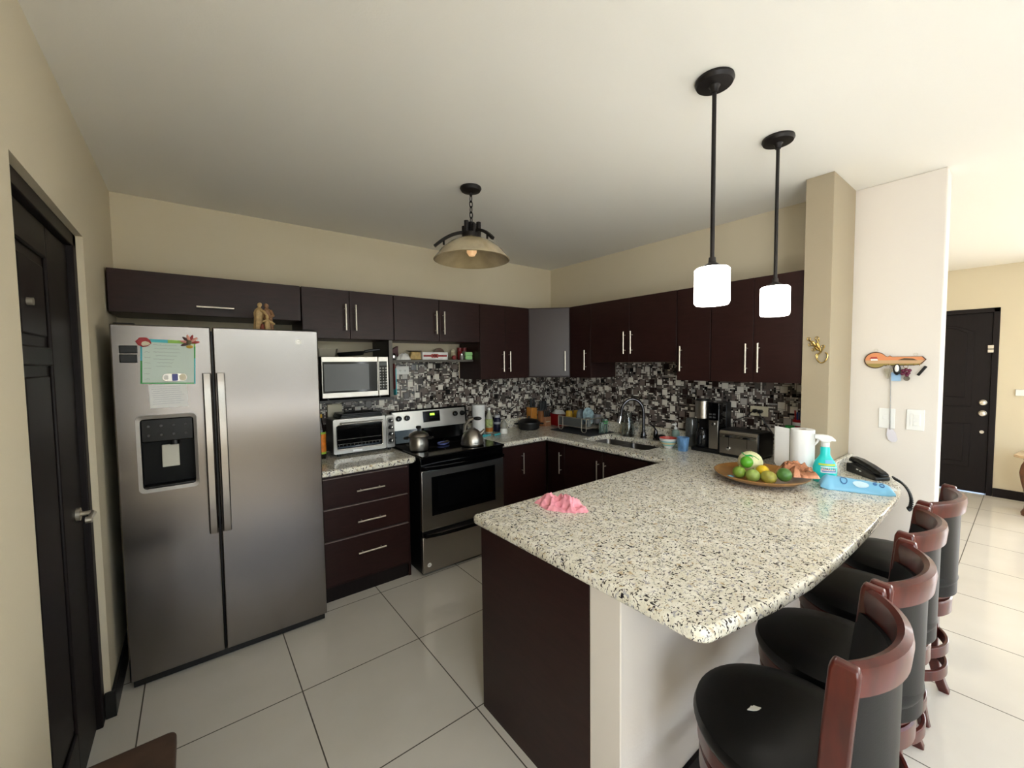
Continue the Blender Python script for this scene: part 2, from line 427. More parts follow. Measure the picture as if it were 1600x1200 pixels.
# ---------------------------------------------------------------- mosaic tile on both kitchen walls
MOS = [mat('mosaic cream', (218,213,203), .2), mat('mosaic light grey', (168,163,158), .2), mat('mosaic taupe', (114,102,96), .22),
       mat('mosaic grey brown', (82,76,72), .2), mat('mosaic dark brown', (44,32,30), .15), mat('mosaic black', (20,17,17), .12), mat('mosaic grout', (84,78,73), .8)]
def mosaic(name, u0, u1, z0, z1, fn, mask, seed, label):
    rnd = random.Random(seed); U = .0125; nx = round((u1-u0)/U); nz = int((z1-z0)/U)
    grid = [[0]*nz for _ in range(nx)]
    mb = MB(); mb.mi = 6
    sizes = [((2,2),.20),((4,1),.10),((1,4),.10),((3,1),.10),((1,3),.10),((2,1),.22),((1,2),.22),((1,1),.50)]
    W = [q[1] for q in sizes]; g = .0010
    def free(i, j, a, b):
        return i+a <= nx and j+b <= nz and all(not grid[p][q] for p in range(i, i+a) for q in range(j, j+b)) and all(mask(u0+(i+p+.5)*U, z0+(j+q+.5)*U) for p in (0, a-1) for q in (0, b-1))
    def put(i, j, a, b, mi):
        for p in range(i, i+a):
            for q in range(j, j+b): grid[p][q] = 1
        mb.mi = mi
        x0 = u0+i*U+g; x1 = u0+(i+a)*U-g; y0 = z0+j*U+g; y1 = z0+(j+b)*U-g
        v = [fn(x0,y0,.0045), fn(x1,y0,.0045), fn(x1,y1,.0045), fn(x0,y1,.0045), fn(x0+g,y0+g,.007), fn(x1-g,y0+g,.007), fn(x1-g,y1-g,.007), fn(x0+g,y1-g,.007)]
        mb.add(v, [(4,5,6,7),(0,1,5,4),(1,2,6,5),(2,3,7,6),(3,0,4,7)])
    big = []
    for _ in range(nx*nz):                                  # larger squares first, kept apart from one another
        i, j = rnd.randrange(nx), rnd.randrange(nz); a = 4 if rnd.random() < .8 else 3
        if any(abs(i-p) < 6 and abs(j-q) < 6 for p, q in big[-400:]) or not free(i, j, a, a): continue
        big.append((i, j)); put(i, j, a, a, rnd.choices(range(6), [.46,.06,.20,.06,.16,.06])[0])
    for i in range(nx):
        for j in range(nz):
            if grid[i][j]: continue
            if not mask(u0+(i+.5)*U, z0+(j+.5)*U): grid[i][j] = 2; continue
            for _ in range(8):
                (a, b) = rnd.choices(sizes, W)[0][0]
                if free(i, j, a, b): break
            else: a = b = 1
            w = [.20,.08,.32,.20,.12,.08] if a*b > 1 else [.34,.08,.10,.14,.14,.20]
            put(i, j, a, b, rnd.choices(range(6), w)[0])
    # grout bed as columns of the masked area
    mb.mi = 6
    i = 0
    while i < nx:
        js = [j for j in range(nz) if grid[i][j] == 1]
        i2 = i
        while i2+1 < nx and [j for j in range(nz) if grid[i2+1][j] == 1] == js: i2 += 1
        if js:
            a, b, c, d = u0+i*U, u0+(i2+1)*U, z0+js[0]*U, z0+(js[-1]+1)*U
            mb.add([fn(a,c,.005), fn(b,c,.005), fn(b,d,.005), fn(a,d,.005)], [(0,1,2,3)])
        i = i2+1
    o = mb.build(name, MOS, None, 0, ang=20)
    o['kind'] = 'structure'; o['label'] = label
    return o
mosaic('trim_1', -2.64, -.0025, .915, 1.625, lambda u, z, h: (u, -h, z),
       lambda u, z: (z < 1.34 if u < -2.03 else (z < 1.612 if u < -1.222 else z < 1.447)), 3, 'brown and cream glass mosaic behind the range')
mosaic('trim_2', -2.565, -.0025, 1.012, 1.59, lambda u, z, h: (-h, u, z),
       lambda u, z: (z < 1.588 if -1.762 < u < -.919 else z < 1.447), 5, 'brown and cream glass mosaic behind the sink')

# ================================================================ CABINETS
def handle(parent, o, p0, p1, nrm, off=.030, r=.0058):
    p0, p1, nrm = Vector(p0), Vector(p1), Vector(nrm)
    d = (p1-p0); m = MB(o)
    m.cyl(p0+nrm*off, p1+nrm*off, r, 10)
    for t in (.16, .84):
        q = p0+d*t; m.cyl(q, q+nrm*off, r*.75, 8)
    return m.build('handle', M['nickel'], parent)
YU = -.374; YB = -.012
def upper_back(label, x0, x1, z0, z1, doors, y1=YU, group='upper cabinets'):
    """doors: list of (xa,xb,handle p0,p1)"""
    r = thing('upper_cabinet', label, 'kitchen cabinet', ((x0+x1)/2, YB, z0), group); o = r.location
    MB(o).box(x0+.001, x1-.001, y1+.02, YB, z0, z1).build('carcass', M['espresso'], r, .001)
    for (a, b, h0, h1) in doors:
        d = MB(o).box(a+.0015, b-.0015, y1, y1+.0195, z0+.001, z1-.001).build('door', M['espresso'], r, .0015)
        handle(d, o, (h0[0], y1, h0[1]), (h1[0], y1, h1[1]), (0,-1,0))
    return r
def upper_sink(label, y0, y1, z0, z1, doors, group='upper cabinets'):
    r = thing('upper_cabinet', label, 'kitchen cabinet', (YB, (y0+y1)/2, z0), group); o = r.location
    MB(o).box(YU+.02, YB, y0+.001, y1-.001, z0, z1).build('carcass', M['espresso'], r, .001)
    for (a, b, hy, ha, hb) in doors:
        d = MB(o).box(YU, YU+.0195, a+.0015, b-.0015, z0+.001, z1-.001).build('door', M['espresso'], r, .0015)
        handle(d, o, (YU, hy, ha), (YU, hy, hb), (-1,0,0))
    return r
ZT = 2.126
upper_back('wide low cabinet above the refrigerator with one horizontal bar handle', -3.592, -2.660, 1.893, ZT, [(-3.592, -2.660, (-3.217,1.943), (-3.034,1.943))])
upper_back('short two-door cabinet above the microwave shelf', -2.655, -2.016, 1.780, ZT, [(-2.655,-2.342,(-2.376,1.84),(-2.376,2.025)), (-2.342,-2.016,(-2.306,1.84),(-2.306,2.025))])
upper_back('short two-door cabinet above the open spice shelf and range', -2.013, -1.224, 1.780, ZT, [(-2.013,-1.624,(-1.660,1.838),(-1.660,2.026)), (-1.624,-1.224,(-1.589,1.838),(-1.589,2.026))])
upper_back('tall two-door cabinet between the spice shelf and the corner', -1.221, -.658, 1.450, ZT, [(-1.221,-.94,(-.977,1.516),(-.977,1.704)), (-.94,-.658,(-.902,1.516),(-.902,1.704))])
# diagonal corner cabinet
r = thing('corner_cabinet', 'diagonal corner wall cabinet with a grey sheen painted into its door', 'kitchen cabinet', (-.3,-.3,1.45), 'upper cabinets'); o = r.location
poly = [(-.655,YB),(-.655,YU+.02),(YU+.02,-.655),(YB,-.655),(YB,YB)]
MB(o).prism(poly, FXY, 1.452, ZT).build('carcass', M['espresso'], r, .001)
n = Vector((-1,-1,0)).normalized(); t = Vector((1,-1,0)).normalized()
a = Vector((-.655, YU, 0)); b = Vector((YU, -.655, 0)); mid = (a+b)/2; wd = (b-a).length-.012
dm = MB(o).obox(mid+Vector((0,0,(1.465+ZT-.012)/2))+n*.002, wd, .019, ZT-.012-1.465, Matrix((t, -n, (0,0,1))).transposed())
d = dm.build('door', mat('diagonal door painted sheen', (62,54,55), .34), r, .0015)  # espresso door; its grey sheen is put into the base colour
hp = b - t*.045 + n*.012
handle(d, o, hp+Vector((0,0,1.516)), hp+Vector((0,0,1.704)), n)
upper_sink('single-door cabinet beside the diagonal corner cabinet', -.918, -.658, 1.450, ZT, [(-.918,-.658,-.865,1.524,1.707)])
upper_sink('short two-door cabinet over the sink', -1.760, -.921, 1.590, ZT, [(-1.336,-.921,-1.298,1.661,1.847), (-1.760,-1.336,-1.368,1.661,1.847)])
upper_sink('single-door cabinet right of the over-sink cabinet', -2.016, -1.763, 1.450, ZT, [(-2.016,-1.763,-1.801,1.520,1.705)])
upper_sink('two-door cabinet beside the column behind the pendant lamps', -2.566, -2.019, 1.450, ZT, [(-2.295,-2.019,-2.258,1.511,1.703), (-2.566,-2.295,-2.331,1.516,1.704)])

# microwave shelf
r = thing('microwave_shelf', 'black open shelf unit holding the microwave under the cabinet', 'shelf', (-2.35,-.2,1.325)); o = r.location
MB(o).box(-2.642, -2.030, YU, -.012, 1.326, 1.345).build('bottom_board', M['blackboard'], r, .001)
MB(o).box(-2.058, -2.030, YU+.002, -.012, 1.3455, 1.778).build('side_board', M['blackboard'], r, .001)
MB(o).box(-2.058, -2.030, YU, YU+.0015, 1.3455, 1.778).build('edge_strip', M['grayboard'], r)
# spice shelf
MBs = MB((-1.62,-.13,1.612)).box(-2.027, -1.226, -.262, -.012, 1.612, 1.630)
tag(MBs.build('spice_shelf', M['grayboard'], None, .0015), 'thin grey open shelf under the cabinet above the range', 'shelf').location = (-1.62,-.13,1.612)

# drawer base
def rbase(label, loc, name='base_cabinet'): return thing(name, label, 'kitchen cabinet', loc, 'base cabinets')
r = rbase('dark base cabinet with three drawers between refrigerator and range', (-2.31,-.3,0)); o = r.location
yf = -.566
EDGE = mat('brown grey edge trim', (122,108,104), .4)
MB(o).box(-2.625, -2.004, yf, -.012, .10, .862).build('carcass', M['espresso'], r, .001)
MB(o).box(-2.622, -2.024, -.556, -.54, 0, .10).build('toe_kick', M['espresso_dark'], r)
MB(o).box(-2.023, -2.004, -.566, -.54, 0, .10).build('side_foot', M['espresso'], r)
for (z0, z1, hz) in ((.645,.838,.734), (.428,.632,.519), (.120,.413,.300)):
    d = MB(o).box(-2.622, -2.024, -.586, yf-.0005, z0, z1).build('drawer_front', M['espresso'], r, .0025)
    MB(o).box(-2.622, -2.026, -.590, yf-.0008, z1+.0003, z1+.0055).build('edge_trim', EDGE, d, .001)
    handle(d, o, (-2.40,-.586,hz), (-2.207,-.586,hz), (0,-1,0), .028)
# back right base
r = rbase('dark base cabinet with one door between the range and the inner corner', (-.92,-.3,0)); o = r.location
MB(o).box(-1.183, -.628, -.585, -.025, .0, .862).build('carcass', M['espresso'], r, .001)
d = MB(o).box(-1.180, -.650, -.604, -.5855, .10, .855).build('door', M['espresso'], r, .0015)
handle(d, o, (-.943,-.604,.60), (-.943,-.604,.79), (0,-1,0))
# sink base: hollow, the basin hangs inside
r = rbase('dark base cabinet under the sink with three doors', (-.3,-1.25,0)); o = r.location
MB(o).box(-.624, -.606, -1.885, -.606, 0, .862).box(-.606, -.025, -1.885, -1.867, 0, .862).box(-.606, -.025, -.624, -.606, 0, .862).box(-.606,-.025,-1.867,-.624,.08,.098).build('carcass', M['espresso'], r, .001)
for (a, b, hy) in ((-.845,-.655,-.804), (-1.275,-.847,-1.239), (-1.70,-1.278,-1.311)):
    d = MB(o).box(-.643, -.6245, a+.0015, b-.0015, .10, .855).build('door', M['espresso'], r, .0015)
    handle(d, o, (-.643,hy,.59), (-.643,hy,.785), (-1,0,0))
# peninsula
r = rbase('dark peninsula base cabinet with a plain end panel below the granite bar', (-1.4,-2.2,0), 'peninsula_cabinet'); o = r.location
MB(o).box(-2.222, -.01, -2.536, -1.90, .0, .862).build('carcass', M['espresso'], r, .001)
MB(o).box(-2.242, -2.2225, -2.5395, -1.896, 0, .862).build('end_panel', M['espresso'], r, .001)
for k in range(3):
    x0 = -2.2+.51*k
    d = MB(o).box(x0, x0+.505, -1.8995, -1.888, .10, .855).build('door', M['espresso'], r, .0015)
    handle(d, o, (x0+.46, -1.888, .6), (x0+.46, -1.888, .79), (0,1,0), .024)

# ---------------------------------------------------------------- granite worktops
def offset(poly, d):
    n = len(poly); out = []
    for i in range(n):
        p0, p1, p2 = Vector(poly[i-1]), Vector(poly[i]), Vector(poly[(i+1) % n])
        a = (p1-p0).normalized(); b = (p2-p1).normalized()
        na, nb = Vector((-a.y, a.x)), Vector((-b.y, b.x))
        k = 1 + na.dot(nb); v = (na+nb)/max(k, .3)
        out.append(p1 + v*d)
    return out
import bmesh
def slab(mb, outer, holes, z0, z1, r):
    """CCW outer loop, bull-nosed edge of radius r"""
    rings = []
    for k in range(5):
        a = PI/2*k/4; rings.append((offset(outer, r*(1-math.sin(a))), z1 - r*(1-math.cos(a))))
    for k in range(5):
        a = PI/2*k/4; rings.append((offset(outer, r*(1-math.cos(a))), z0 + r*(1-math.sin(a))))
    n = len(outer); vs = []; fs = []
    for ring, z in rings: vs += [(p.x, p.y, z) for p in ring]
    for i in range(len(rings)-1):
        for k in range(n):
            k2 = (k+1) % n; fs.append((i*n+k2, i*n+k, (i+1)*n+k, (i+1)*n+k2))
    mb.add(vs, fs)
    for ring, z, flip in ((rings[0][0], z1, False), (rings[-1][0], z0, True)):
        bm = bmesh.new()
        loops = [[(p.x, p.y) for p in ring]] + holes
        es = []
        for lp in loops:
            vv = [bm.verts.new((x, y, z)) for x, y in lp]
            es += [bm.edges.new((vv[i], vv[(i+1) % len(vv)])) for i in range(len(vv))]
        bmesh.ops.triangle_fill(bm, edges=es, use_beauty=True, use_dissolve=False, normal=(0,0,1))
        bm.verts.index_update()
        vs = [tuple(v.co) for v in bm.verts]
        ff = []
        for f in bm.faces:
            f.normal_update(); ids = [v.index for v in f.verts]
            if (f.normal.z < 0) != flip: ids.reverse()
            ff.append(tuple(ids))
        mb.add(vs, ff); bm.free()
    for h in holes:
        n = len(h); vs = [(x, y, z1) for x, y in h] + [(x, y, z0) for x, y in h]
        mb.add(vs, [(k, (k+1) % n, n+(k+1) % n, n+k) for k in range(n)])
K = .910
wt = thing('granite_worktop', 'speckled granite worktop wrapping around the sink into the breakfast bar', 'countertop', (-1.2,-2.4,.865)); o = wt.location
tip = arc((-2.254,-1.895), .022, PI/2, PI, 5, '2d')
tip2 = arc((-2.215,-2.895), .05, PI*.98, PI*1.42, 5, '2d')
outer = [(-1.190,-.012), (-1.190,-.637), (-.674,-.637), (-.674,-1.873)] + tip + tip2 + [(-2.10,-2.968),(-1.95,-2.997),(-1.75,-3.020),(-1.5,-3.033),(-1.2,-3.037),(-.85,-3.034),(-.50,-3.028),(-.36,-3.02),(-.25,-3.0),(-.14,-2.965),(-.03,-2.91),(.046,-2.865),
         (.046,-2.709), (-.394,-2.709), (-.394,-2.566), (-.012,-2.566), (-.012,-.012)]
SX0, SX1, SY0, SY1 = -.53, -.15, -1.60, -.94
hole = list(reversed(rrect(SX0, SX1, SY0, SY1, .05)))
m = MB(o); slab(m, outer, [hole], .866, K, .016); m.build('slab', M['granite'], wt, ang=50)
bs = MB(o).box(-1.188, -.030, -.030, -.010, K+.0005, 1.008); bs.build('backsplash_strip', M['granite'], wt, .003)
MB(o).box(-.030, -.010, -2.564, -.010, K+.0005, 1.008).build('backsplash_strip', M['granite'], wt, .003)
MB(o).box(-.30, .046, -2.730, -2.709, K+.0005, .995).build('backsplash_strip', M['granite'], wt, .003)
wt2 = thing('granite_worktop', 'short speckled granite worktop under the toaster oven', 'countertop', (-2.3,-.3,.865)); o = wt2.location
m = MB(o); slab(m, [(-2.636,-.012), (-2.636,-.637), (-1.995,-.637), (-1.968,-.61), (-1.968,-.012)], [], .866, K, .016); m.build('slab', M['granite'], wt2, ang=50)
# sink
r = thing('kitchen_sink', 'stainless steel double-bowl sink set into the granite', 'sink', (-.34,-1.27,.69)); o = r.location
m = MB(o)
e = .004
def basin(x0, x1, y0, y1, zt, zb):
    p = rrect(x0, x1, y0, y1, .05); q = rrect(x0+.012, x1-.012, y0+.012, y1-.012, .05); n = len(p)
    vs = [(x, y, zt) for x, y in p] + [(x, y, zb+.02) for x, y in q] + [(x*.96+.04*(x0+x1)/2, y*.96+.04*(y0+y1)/2, zb) for x, y in q]
    fs = [((k+1) % n, k, n+k, n+(k+1) % n) for k in range(n)] + [(n+(k+1) % n, n+k, 2*n+k, 2*n+(k+1) % n) for k in range(n)]
    fs.append(tuple(range(2*n, 3*n))); m.add(vs, fs)
basin(SX0-e, SX1+e, SY0-e, -1.215, .864, .70); basin(SX0-e, SX1+e, -1.195, SY1+e, .864, .73)
m.box(SX0-e, SX1+e, -1.2149, -1.1951, .80, .863)
m.build('basin', M['steel_dark'], r, ang=40)
for (x, y, z) in ((-.34,-1.41,.703), (-.34,-1.06,.733)):
    MB(o).lathe([(.045,0),(.045,.004),(.03,.002),(.005,.002)], (x, y, z), 20).build('drain', M['chrome'], r)
M['fridge_handle'] = mat('handle steel', (142,136,130), .22, 1)
# ================================================================ REFRIGERATOR
r = thing('refrigerator', 'stainless side-by-side refrigerator with notes and ice dispenser on its left door', 'refrigerator', (-3.1,-.38,0)); o = r.location
F0, F1, FS, FY = -3.550, -2.646, -3.164, -.752
MB(o).box(F0, F1, -.685, -.04, .03, 1.782).build('body', M['fridge_side'], r, .006)
MB(o).box(F0+.012, F1-.012, -.70, -.6855, .045, 1.77).build('door_gasket', M['black'], r)
MB(o).box(F0+.01, F1-.01, -.735, -.69, .008, .044).build('kick_grille', M['black'], r, .003)
for x in (F0+.04, F1-.04): MB(o).cyl((x, -.68, 0), (x, -.68, .03), .02, 10).cyl((x, -.1, 0), (x, -.1, .03), .02, 10).build('foot', M['black'], r)
MB(o).box(F0+.01, F0+.09, -.74, -.62, 1.783, 1.806).box(F1-.09, F1-.01, -.74, -.62, 1.783, 1.806).build('hinge_cover', M['black'], r, .006)
# left door with dispenser cut-out
dx0, dx1, dz0, dz1 = -3.462, -3.256, .992, 1.338
ld = MB(o)
yb, zf0, zf1, xr = -.7005, .046, 1.799, FS-.004
for (a, b, c, d) in ((F0, dx0, zf0, zf1), (dx1, xr, zf0, zf1), (dx0, dx1, zf0, dz0), (dx0, dx1, dz1, zf1)): pass
P = [(F0,zf0),(dx0,zf0),(dx1,zf0),(xr,zf0),(F0,dz0),(dx0,dz0),(dx1,dz0),(xr,dz0),(F0,dz1),(dx0,dz1),(dx1,dz1),(xr,dz1),(F0,zf1),(dx0,zf1),(dx1,zf1),(xr,zf1)]
vs = [(x, FY, z) for x, z in P] + [(x, yb, z) for x, z in P]; fs = []
for j in range(3):
    for i in range(3):
        if i == 1 and j == 1: continue
        a = j*4+i; fs.append((a, a+1, a+5, a+4)); fs.append((16+a+1, 16+a, 16+a+4, 16+a+5))
for a, b in ((0,1),(1,2),(2,3),(3,7),(7,11),(11,15),(15,14),(14,13),(13,12),(12,8),(8,4),(4,0)): fs.append((b, a, 16+a, 16+b))
for a, b in ((5,6),(6,10),(10,9),(9,5)): fs.append((a, b, 16+b, 16+a))
ld.add(vs, fs); ld = ld.build('freezer_door', M['steel'], r, .006)
rd = MB(o).box(FS+.004, F1, FY, yb, zf0, zf1).build('fridge_door', M['steel'], r, .006)
def fhandle(par, x0, x1):
    m = MB(o); n = 14; vs = []; fs = []
    pts = []
    for k in range(n+1):
        t = k/n; z = .708+(1.558-.708)*t; y = FY-.028-.022*math.sin(PI*t)**.7
        pts.append((z, y))
    for (z, y) in pts:
        for (x, yy) in ((x0, y+.016), (x1, y+.016), (x1-.004, y), (x0+.004, y)): vs.append((x, yy, z))
    for i in range(n):
        for k in range(4):
            k2 = (k+1) % 4; fs.append((i*4+k2, i*4+k, (i+1)*4+k, (i+1)*4+k2))
    fs += [(0,1,2,3), tuple(reversed(range(n*4, n*4+4)))]
    m.add(vs, fs)
    for z in (.75, 1.515): m.box(x0+.008, x1-.008, FY-.02, FY-.0005, z-.02, z+.02)
    return m.build('handle', M['fridge_handle'], par, .002)
fhandle(ld, -3.212, -3.174); fhandle(rd, -3.154, -3.114)
# dispenser
fm = MB(o); q0 = rrect(-3.478, -3.243, .974, 1.354, .022, 6); q1 = rrect(dx0, dx1, dz0, dz1, .016, 6); n = len(q0)
vs = [(x, FY-.001, z) for x, z in q0] + [(x, FY-.012, z) for x, z in [(a*.985+b*.015, c) for (a, c), (b, _) in zip(q0, q1)]] + [(x, FY-.010, z) for x, z in q1] + [(x, FY+.03, z) for x, z in q1]
fs = []
for i in range(3):
    for k in range(n):
        k2 = (k+1) % n; fs.append((i*n+k, i*n+k2, (i+1)*n+k2, (i+1)*n+k))
fm.add(vs, fs); fm.build('dispenser_frame', M['steel_dark'], ld)
MB(o).box(dx0+.001, dx1-.001, yb+.0002, yb+.0006, dz0, dz1).box(dx0+.0005, dx0+.002, FY+.03, yb, dz0, dz1).box(dx1-.002, dx1-.0005, FY+.03, yb, dz0, dz1).build('dispenser_recess', mat('recess black', (4,4,4), .5, spec=.2), ld)
MB(o).box(dx0+.002, dx1-.002, FY-.002, FY+.035, 1.222, dz1-.002).build('control_panel', mat('panel black', (9,8,9), .25, spec=.25), ld, .004)
icons = MB(o)
for k in range(4):
    for z in (1.30, 1.255): icons.cyl((dx0+.03+.048*k, FY-.0035, z), (dx0+.03+.048*k, FY-.002, z), .006, 10)
icons.build('button', mat('dim grey legend', (70,66,66), .5), ld)
MB(o).cyl((-3.335, FY+.02, 1.236), (-3.335, FY+.02, 1.20), .02, 16).build('spout', M['black'], ld)
MB(o).obox((-3.353, FY+.018, 1.145), .068, .006, .112, Matrix.Rotation(-.18, 3, 'X')).build('paddle', mat('pale grey paddle', (188,184,170), .35), ld, .003)
MB(o).box(dx0+.004, dx1-.004, FY-.006, FY+.045, dz0+.001, dz0+.012).build('drip_tray', M['black'], ld, .003)
bg = MB(o).lathe([(.017,0),(.017,.0015),(.0005,.0015)], (-2.753, FY-.0005, 1.732), 28, Matrix.Rotation(PI/2, 3, 'X'))
bg.build('badge', M['steel2'], rd)
RX = Matrix.Rotation(PI/2, 4, 'X')
bl = MB(o).tube([(-2.753+.0135*math.cos(a*PI/14), FY-.0022, 1.732+.0135*math.sin(a*PI/14)) for a in range(28)], .0011, 6, closed=True)
bl.text('GE', .0145, Matrix.Translation((-2.753, FY-.0024, 1.7315)) @ RX, .0002); bl.build('badge_mark', M['black'], rd)

# things on the left door
def onfridge(name, label, cat, x, z): return thing(name, label, cat, (x, FY-.001, z))
t = onfridge('magnet_holder', 'flat black magnet with two panels at the upper left of the refrigerator', 'magnet', -3.487, 1.655); o = t.location
MB(o).box(-3.520, -3.455, FY-.010, FY-.001, 1.659, 1.697).box(-3.520, -3.457, FY-.012, FY-.001, 1.614, 1.655).build('panel', M['black'], t, .004)
t = onfridge('chore_board', 'pale chore board with teal and green edge held by two magnets', 'notice board', -3.34, 1.62); o = t.location
T = Vector((-3.34, 0, 1.62)); A = Matrix.Rotation(math.radians(2.2), 3, 'Y')
def onb(mb, x0, x1, z0, z1, d0, d1, A=A, T=T):
    v = []
    for y in (FY-d0, FY-d1):
        for (x, z) in ((x0,z0),(x1,z0),(x1,z1),(x0,z1)):
            p = A @ (Vector((x, 0, z))-T) + T; v.append((p.x, y, p.z))
    mb.add(v, [(0,3,2,1),(4,5,6,7),(0,1,5,4),(1,2,6,5),(2,3,7,6),(3,0,4,7)][::1]); return mb
onb(MB(o), -3.447, -3.236, 1.508, 1.727, .001, .003).build('backing', M['green'], t, 0)
m = MB(o); onb(m, -3.447, -3.345, 1.62, 1.7275, .0031, .0034); onb(m, -3.241, -3.236, 1.508, 1.64, .0031, .0034); m.build('teal_border', M['turq'], t)
m = MB(o); onb(m, -3.345, -3.236, 1.70, 1.7275, .0031, .0034); m.build('green_border', mat('lime border', (140,190,80), .5), t)
onb(MB(o), -3.440, -3.242, 1.514, 1.712, .0036, .0042).build('sheet', mat('pale mint sheet', (205,220,212), .6), t)
ink = MB(o); rnd = random.Random(4)
def scribble(mb, x0, x1, z, d, A=A, T=T, amp=.0022):
    pts = []; n = int((x1-x0)/.0022)
    for k in range(n+1):
        p = A @ (Vector((x0+(x1-x0)*k/n, 0, z+rnd.uniform(-amp, amp)))-T)+T
        pts.append((p.x, FY-d, p.z))
    mb.tube(pts, .00045, 4)
for k in range(7): scribble(ink, -3.433, -3.433+rnd.uniform(.018,.026), 1.690-.0265*k, .0045)
for k, (a, b) in enumerate(((-3.40,-3.31),(-3.395,-3.30),(-3.40,-3.295),(-3.39,-3.31),(-3.40,-3.32),(-3.385,-3.325),(-3.39,-3.33))): scribble(ink, a, b, 1.700-.0175*k, .0045)
ink.build('handwriting', mat('grey ink', (120,122,130), .8), t)
t = onfridge('note_paper', 'small white handwritten note under the chore board', 'note', -3.35, 1.45); o = t.location
T2 = Vector((-3.348, 0, 1.449)); A2 = Matrix.Rotation(math.radians(-1), 3, 'Y')
onb(MB(o), -3.421, -3.275, 1.391, 1.507, .001, .0018, A2, T2).build('sheet', M['paper'], t)
ink = MB(o)
for k in range(9):
    rnd.seed(k); scribble(ink, -3.412+rnd.uniform(0,.006), -3.285-rnd.uniform(0,.02), 1.495-.0105*k, .002, A2, T2, .0014)
ink.build('handwriting', M_ink := mat('pale blue ink', (150,152,170), .8), t)
t = onfridge('apple_magnet', 'red and white fridge magnet at the top left corner of the chore board', 'magnet', -3.43, 1.713); o = t.location
MB(o).prism([(-3.462,1.718),(-3.452,1.727),(-3.447,1.736),(-3.436,1.737),(-3.420,1.737),(-3.406,1.724),(-3.402,1.708),(-3.418,1.694),(-3.436,1.690),(-3.452,1.700)], FXZ, FY-.0045, FY-.013).build('body', M['red'], t, .003)
MB(o).prism([(-3.436,1.715),(-3.424,1.719),(-3.412,1.714),(-3.405,1.706),(-3.420,1.697),(-3.435,1.695),(-3.440,1.704)], FXZ, FY-.0131, FY-.016).build('white_patch', M['cream'], t, .002)
t = onfridge('butterfly_magnet', 'red and brown winged fridge magnet at the top right corner of the chore board', 'magnet', -3.25, 1.72); o = t.location
WM = {'red': mat('red enamel', (150,40,40), .4), 'pink': mat('pink enamel', (214,150,138), .4), 'brown': mat('brown enamel', (62,34,32), .4)}
for k, c in enumerate(('brown','pink','brown','pink','red','pink','red')):
    a = math.radians(200-k*32); cx, cz = -3.254+.021*math.cos(a), 1.714+.024*math.sin(a)
    MB(o).ball((cx, FY-.010-.0015*(k % 2), cz), .019, .003, .0065, 14, 8, M=Matrix.Rotation(-a, 3, 'Y')).build('wing', WM[c], t)
MB(o).ball((-3.258, FY-.014, 1.716), .011, .005, .012, 12, 8).build('body', mat('olive enamel', (90,80,50), .4), t)
MB(o).ball((-3.256, FY-.012, 1.694), .014, .004, .008, 12, 8).build('tail', M['yellow'], t)
t = onfridge('opener_magnet', 'silver bottle opener magnet with a blue picture low on the chore board', 'magnet', -3.32, 1.54); o = t.location
MB(o).prism(rrect(-3.370,-3.272,1.520,1.560,.019,6), FXZ, FY-.0046, FY-.0085).build('plate', M['steel2'], t, .001)
MB(o).prism(rrect(-3.332,-3.309,1.523,1.557,.004), FXZ, FY-.0086, FY-.0092).build('picture', mat('blue picture', (70,74,140), .4), t)
MB(o).prism(rrect(-3.363,-3.346,1.529,1.552,.007), FXZ, FY-.0086, FY-.0091).build('opening', M['white'], t)
MB(o).prism(rrect(-3.303,-3.277,1.523,1.557,.0125), FXZ, FY-.0086, FY-.0092).build('round_picture', M['cream'], t)

# holy family figurine on top of the refrigerator
t = thing('figurine', 'small carved figurine of a robed couple holding a child on the refrigerator', 'figurine', (-2.91,-.62,1.783)); o = t.location
ivory = mat('aged ivory resin', (178,150,104), .55, vary=.25, vscale=60); brn = mat('brown resin', (140,104,74), .55, vary=.25, vscale=60)
z0 = 1.783
FY0_ = .035
def robed(x, y, h, lean, mm, nm):
    m = MB(o)
    rings = [(.024,0),(.025,.1),(.021,.3),(.020,.5),(.024,.66),(.022,.76),(.013,.82),(.007,.845),(.008,.86),(.012,.90),(.0125,.94),(.009,.98),(.002,1.0)]
    n = 20; vs = []; fs = []
    for (rr, zz) in rings:
        for k in range(n):
            a = 2*PI*k/n; w = 1+.14*math.cos(a*6)*(zz < .7)
            vs.append((x+lean*zz*zz+rr*w*math.cos(a), y+rr*w*.85*math.sin(a), z0+h*zz))
    for i in range(len(rings)-1):
        for k in range(n):
            k2 = (k+1) % n; fs.append((i*n+k, i*n+k2, (i+1)*n+k2, (i+1)*n+k))
    fs.append(tuple(reversed(range(n)))); fs.append(tuple(range(len(vs)-n, len(vs)))); m.add(vs, fs)
    return m
m = robed(-2.936, -0.620, .180, .012, ivory, 'a')
m.tube([(-2.925,-0.630,z0+.135),(-2.908,-0.647,z0+.125),(-2.895,-0.651,z0+.105)], [.009,.008,.006], 8)
m.build('woman', ivory, t)
m = robed(-2.882, -0.615, .178, -.010, brn, 'b')
m.tube([(-2.872,-0.625,z0+.135),(-2.862,-0.645,z0+.105),(-2.885,-0.657,z0+.085)], [.010,.009,.006], 8)
m.build('man', brn, t)
m = MB(o).lathe([(.016,0),(.015,.03),(.013,.06),(.011,.075),(.008,.083),(.009,.095),(.006,.105),(.001,.108)], (-2.895,-0.657,z0), 16)
m.tube([(-2.895,-0.660,z0+.075),(-2.872,-0.665,z0+.062),(-2.858,-0.667,z0+.052)], [.008,.007,.005], 8).tube([(-2.90,-0.665,z0+.072),(-2.918,-0.665,z0+.066)], [.007,.005], 8)
m.build('child', ivory, t)
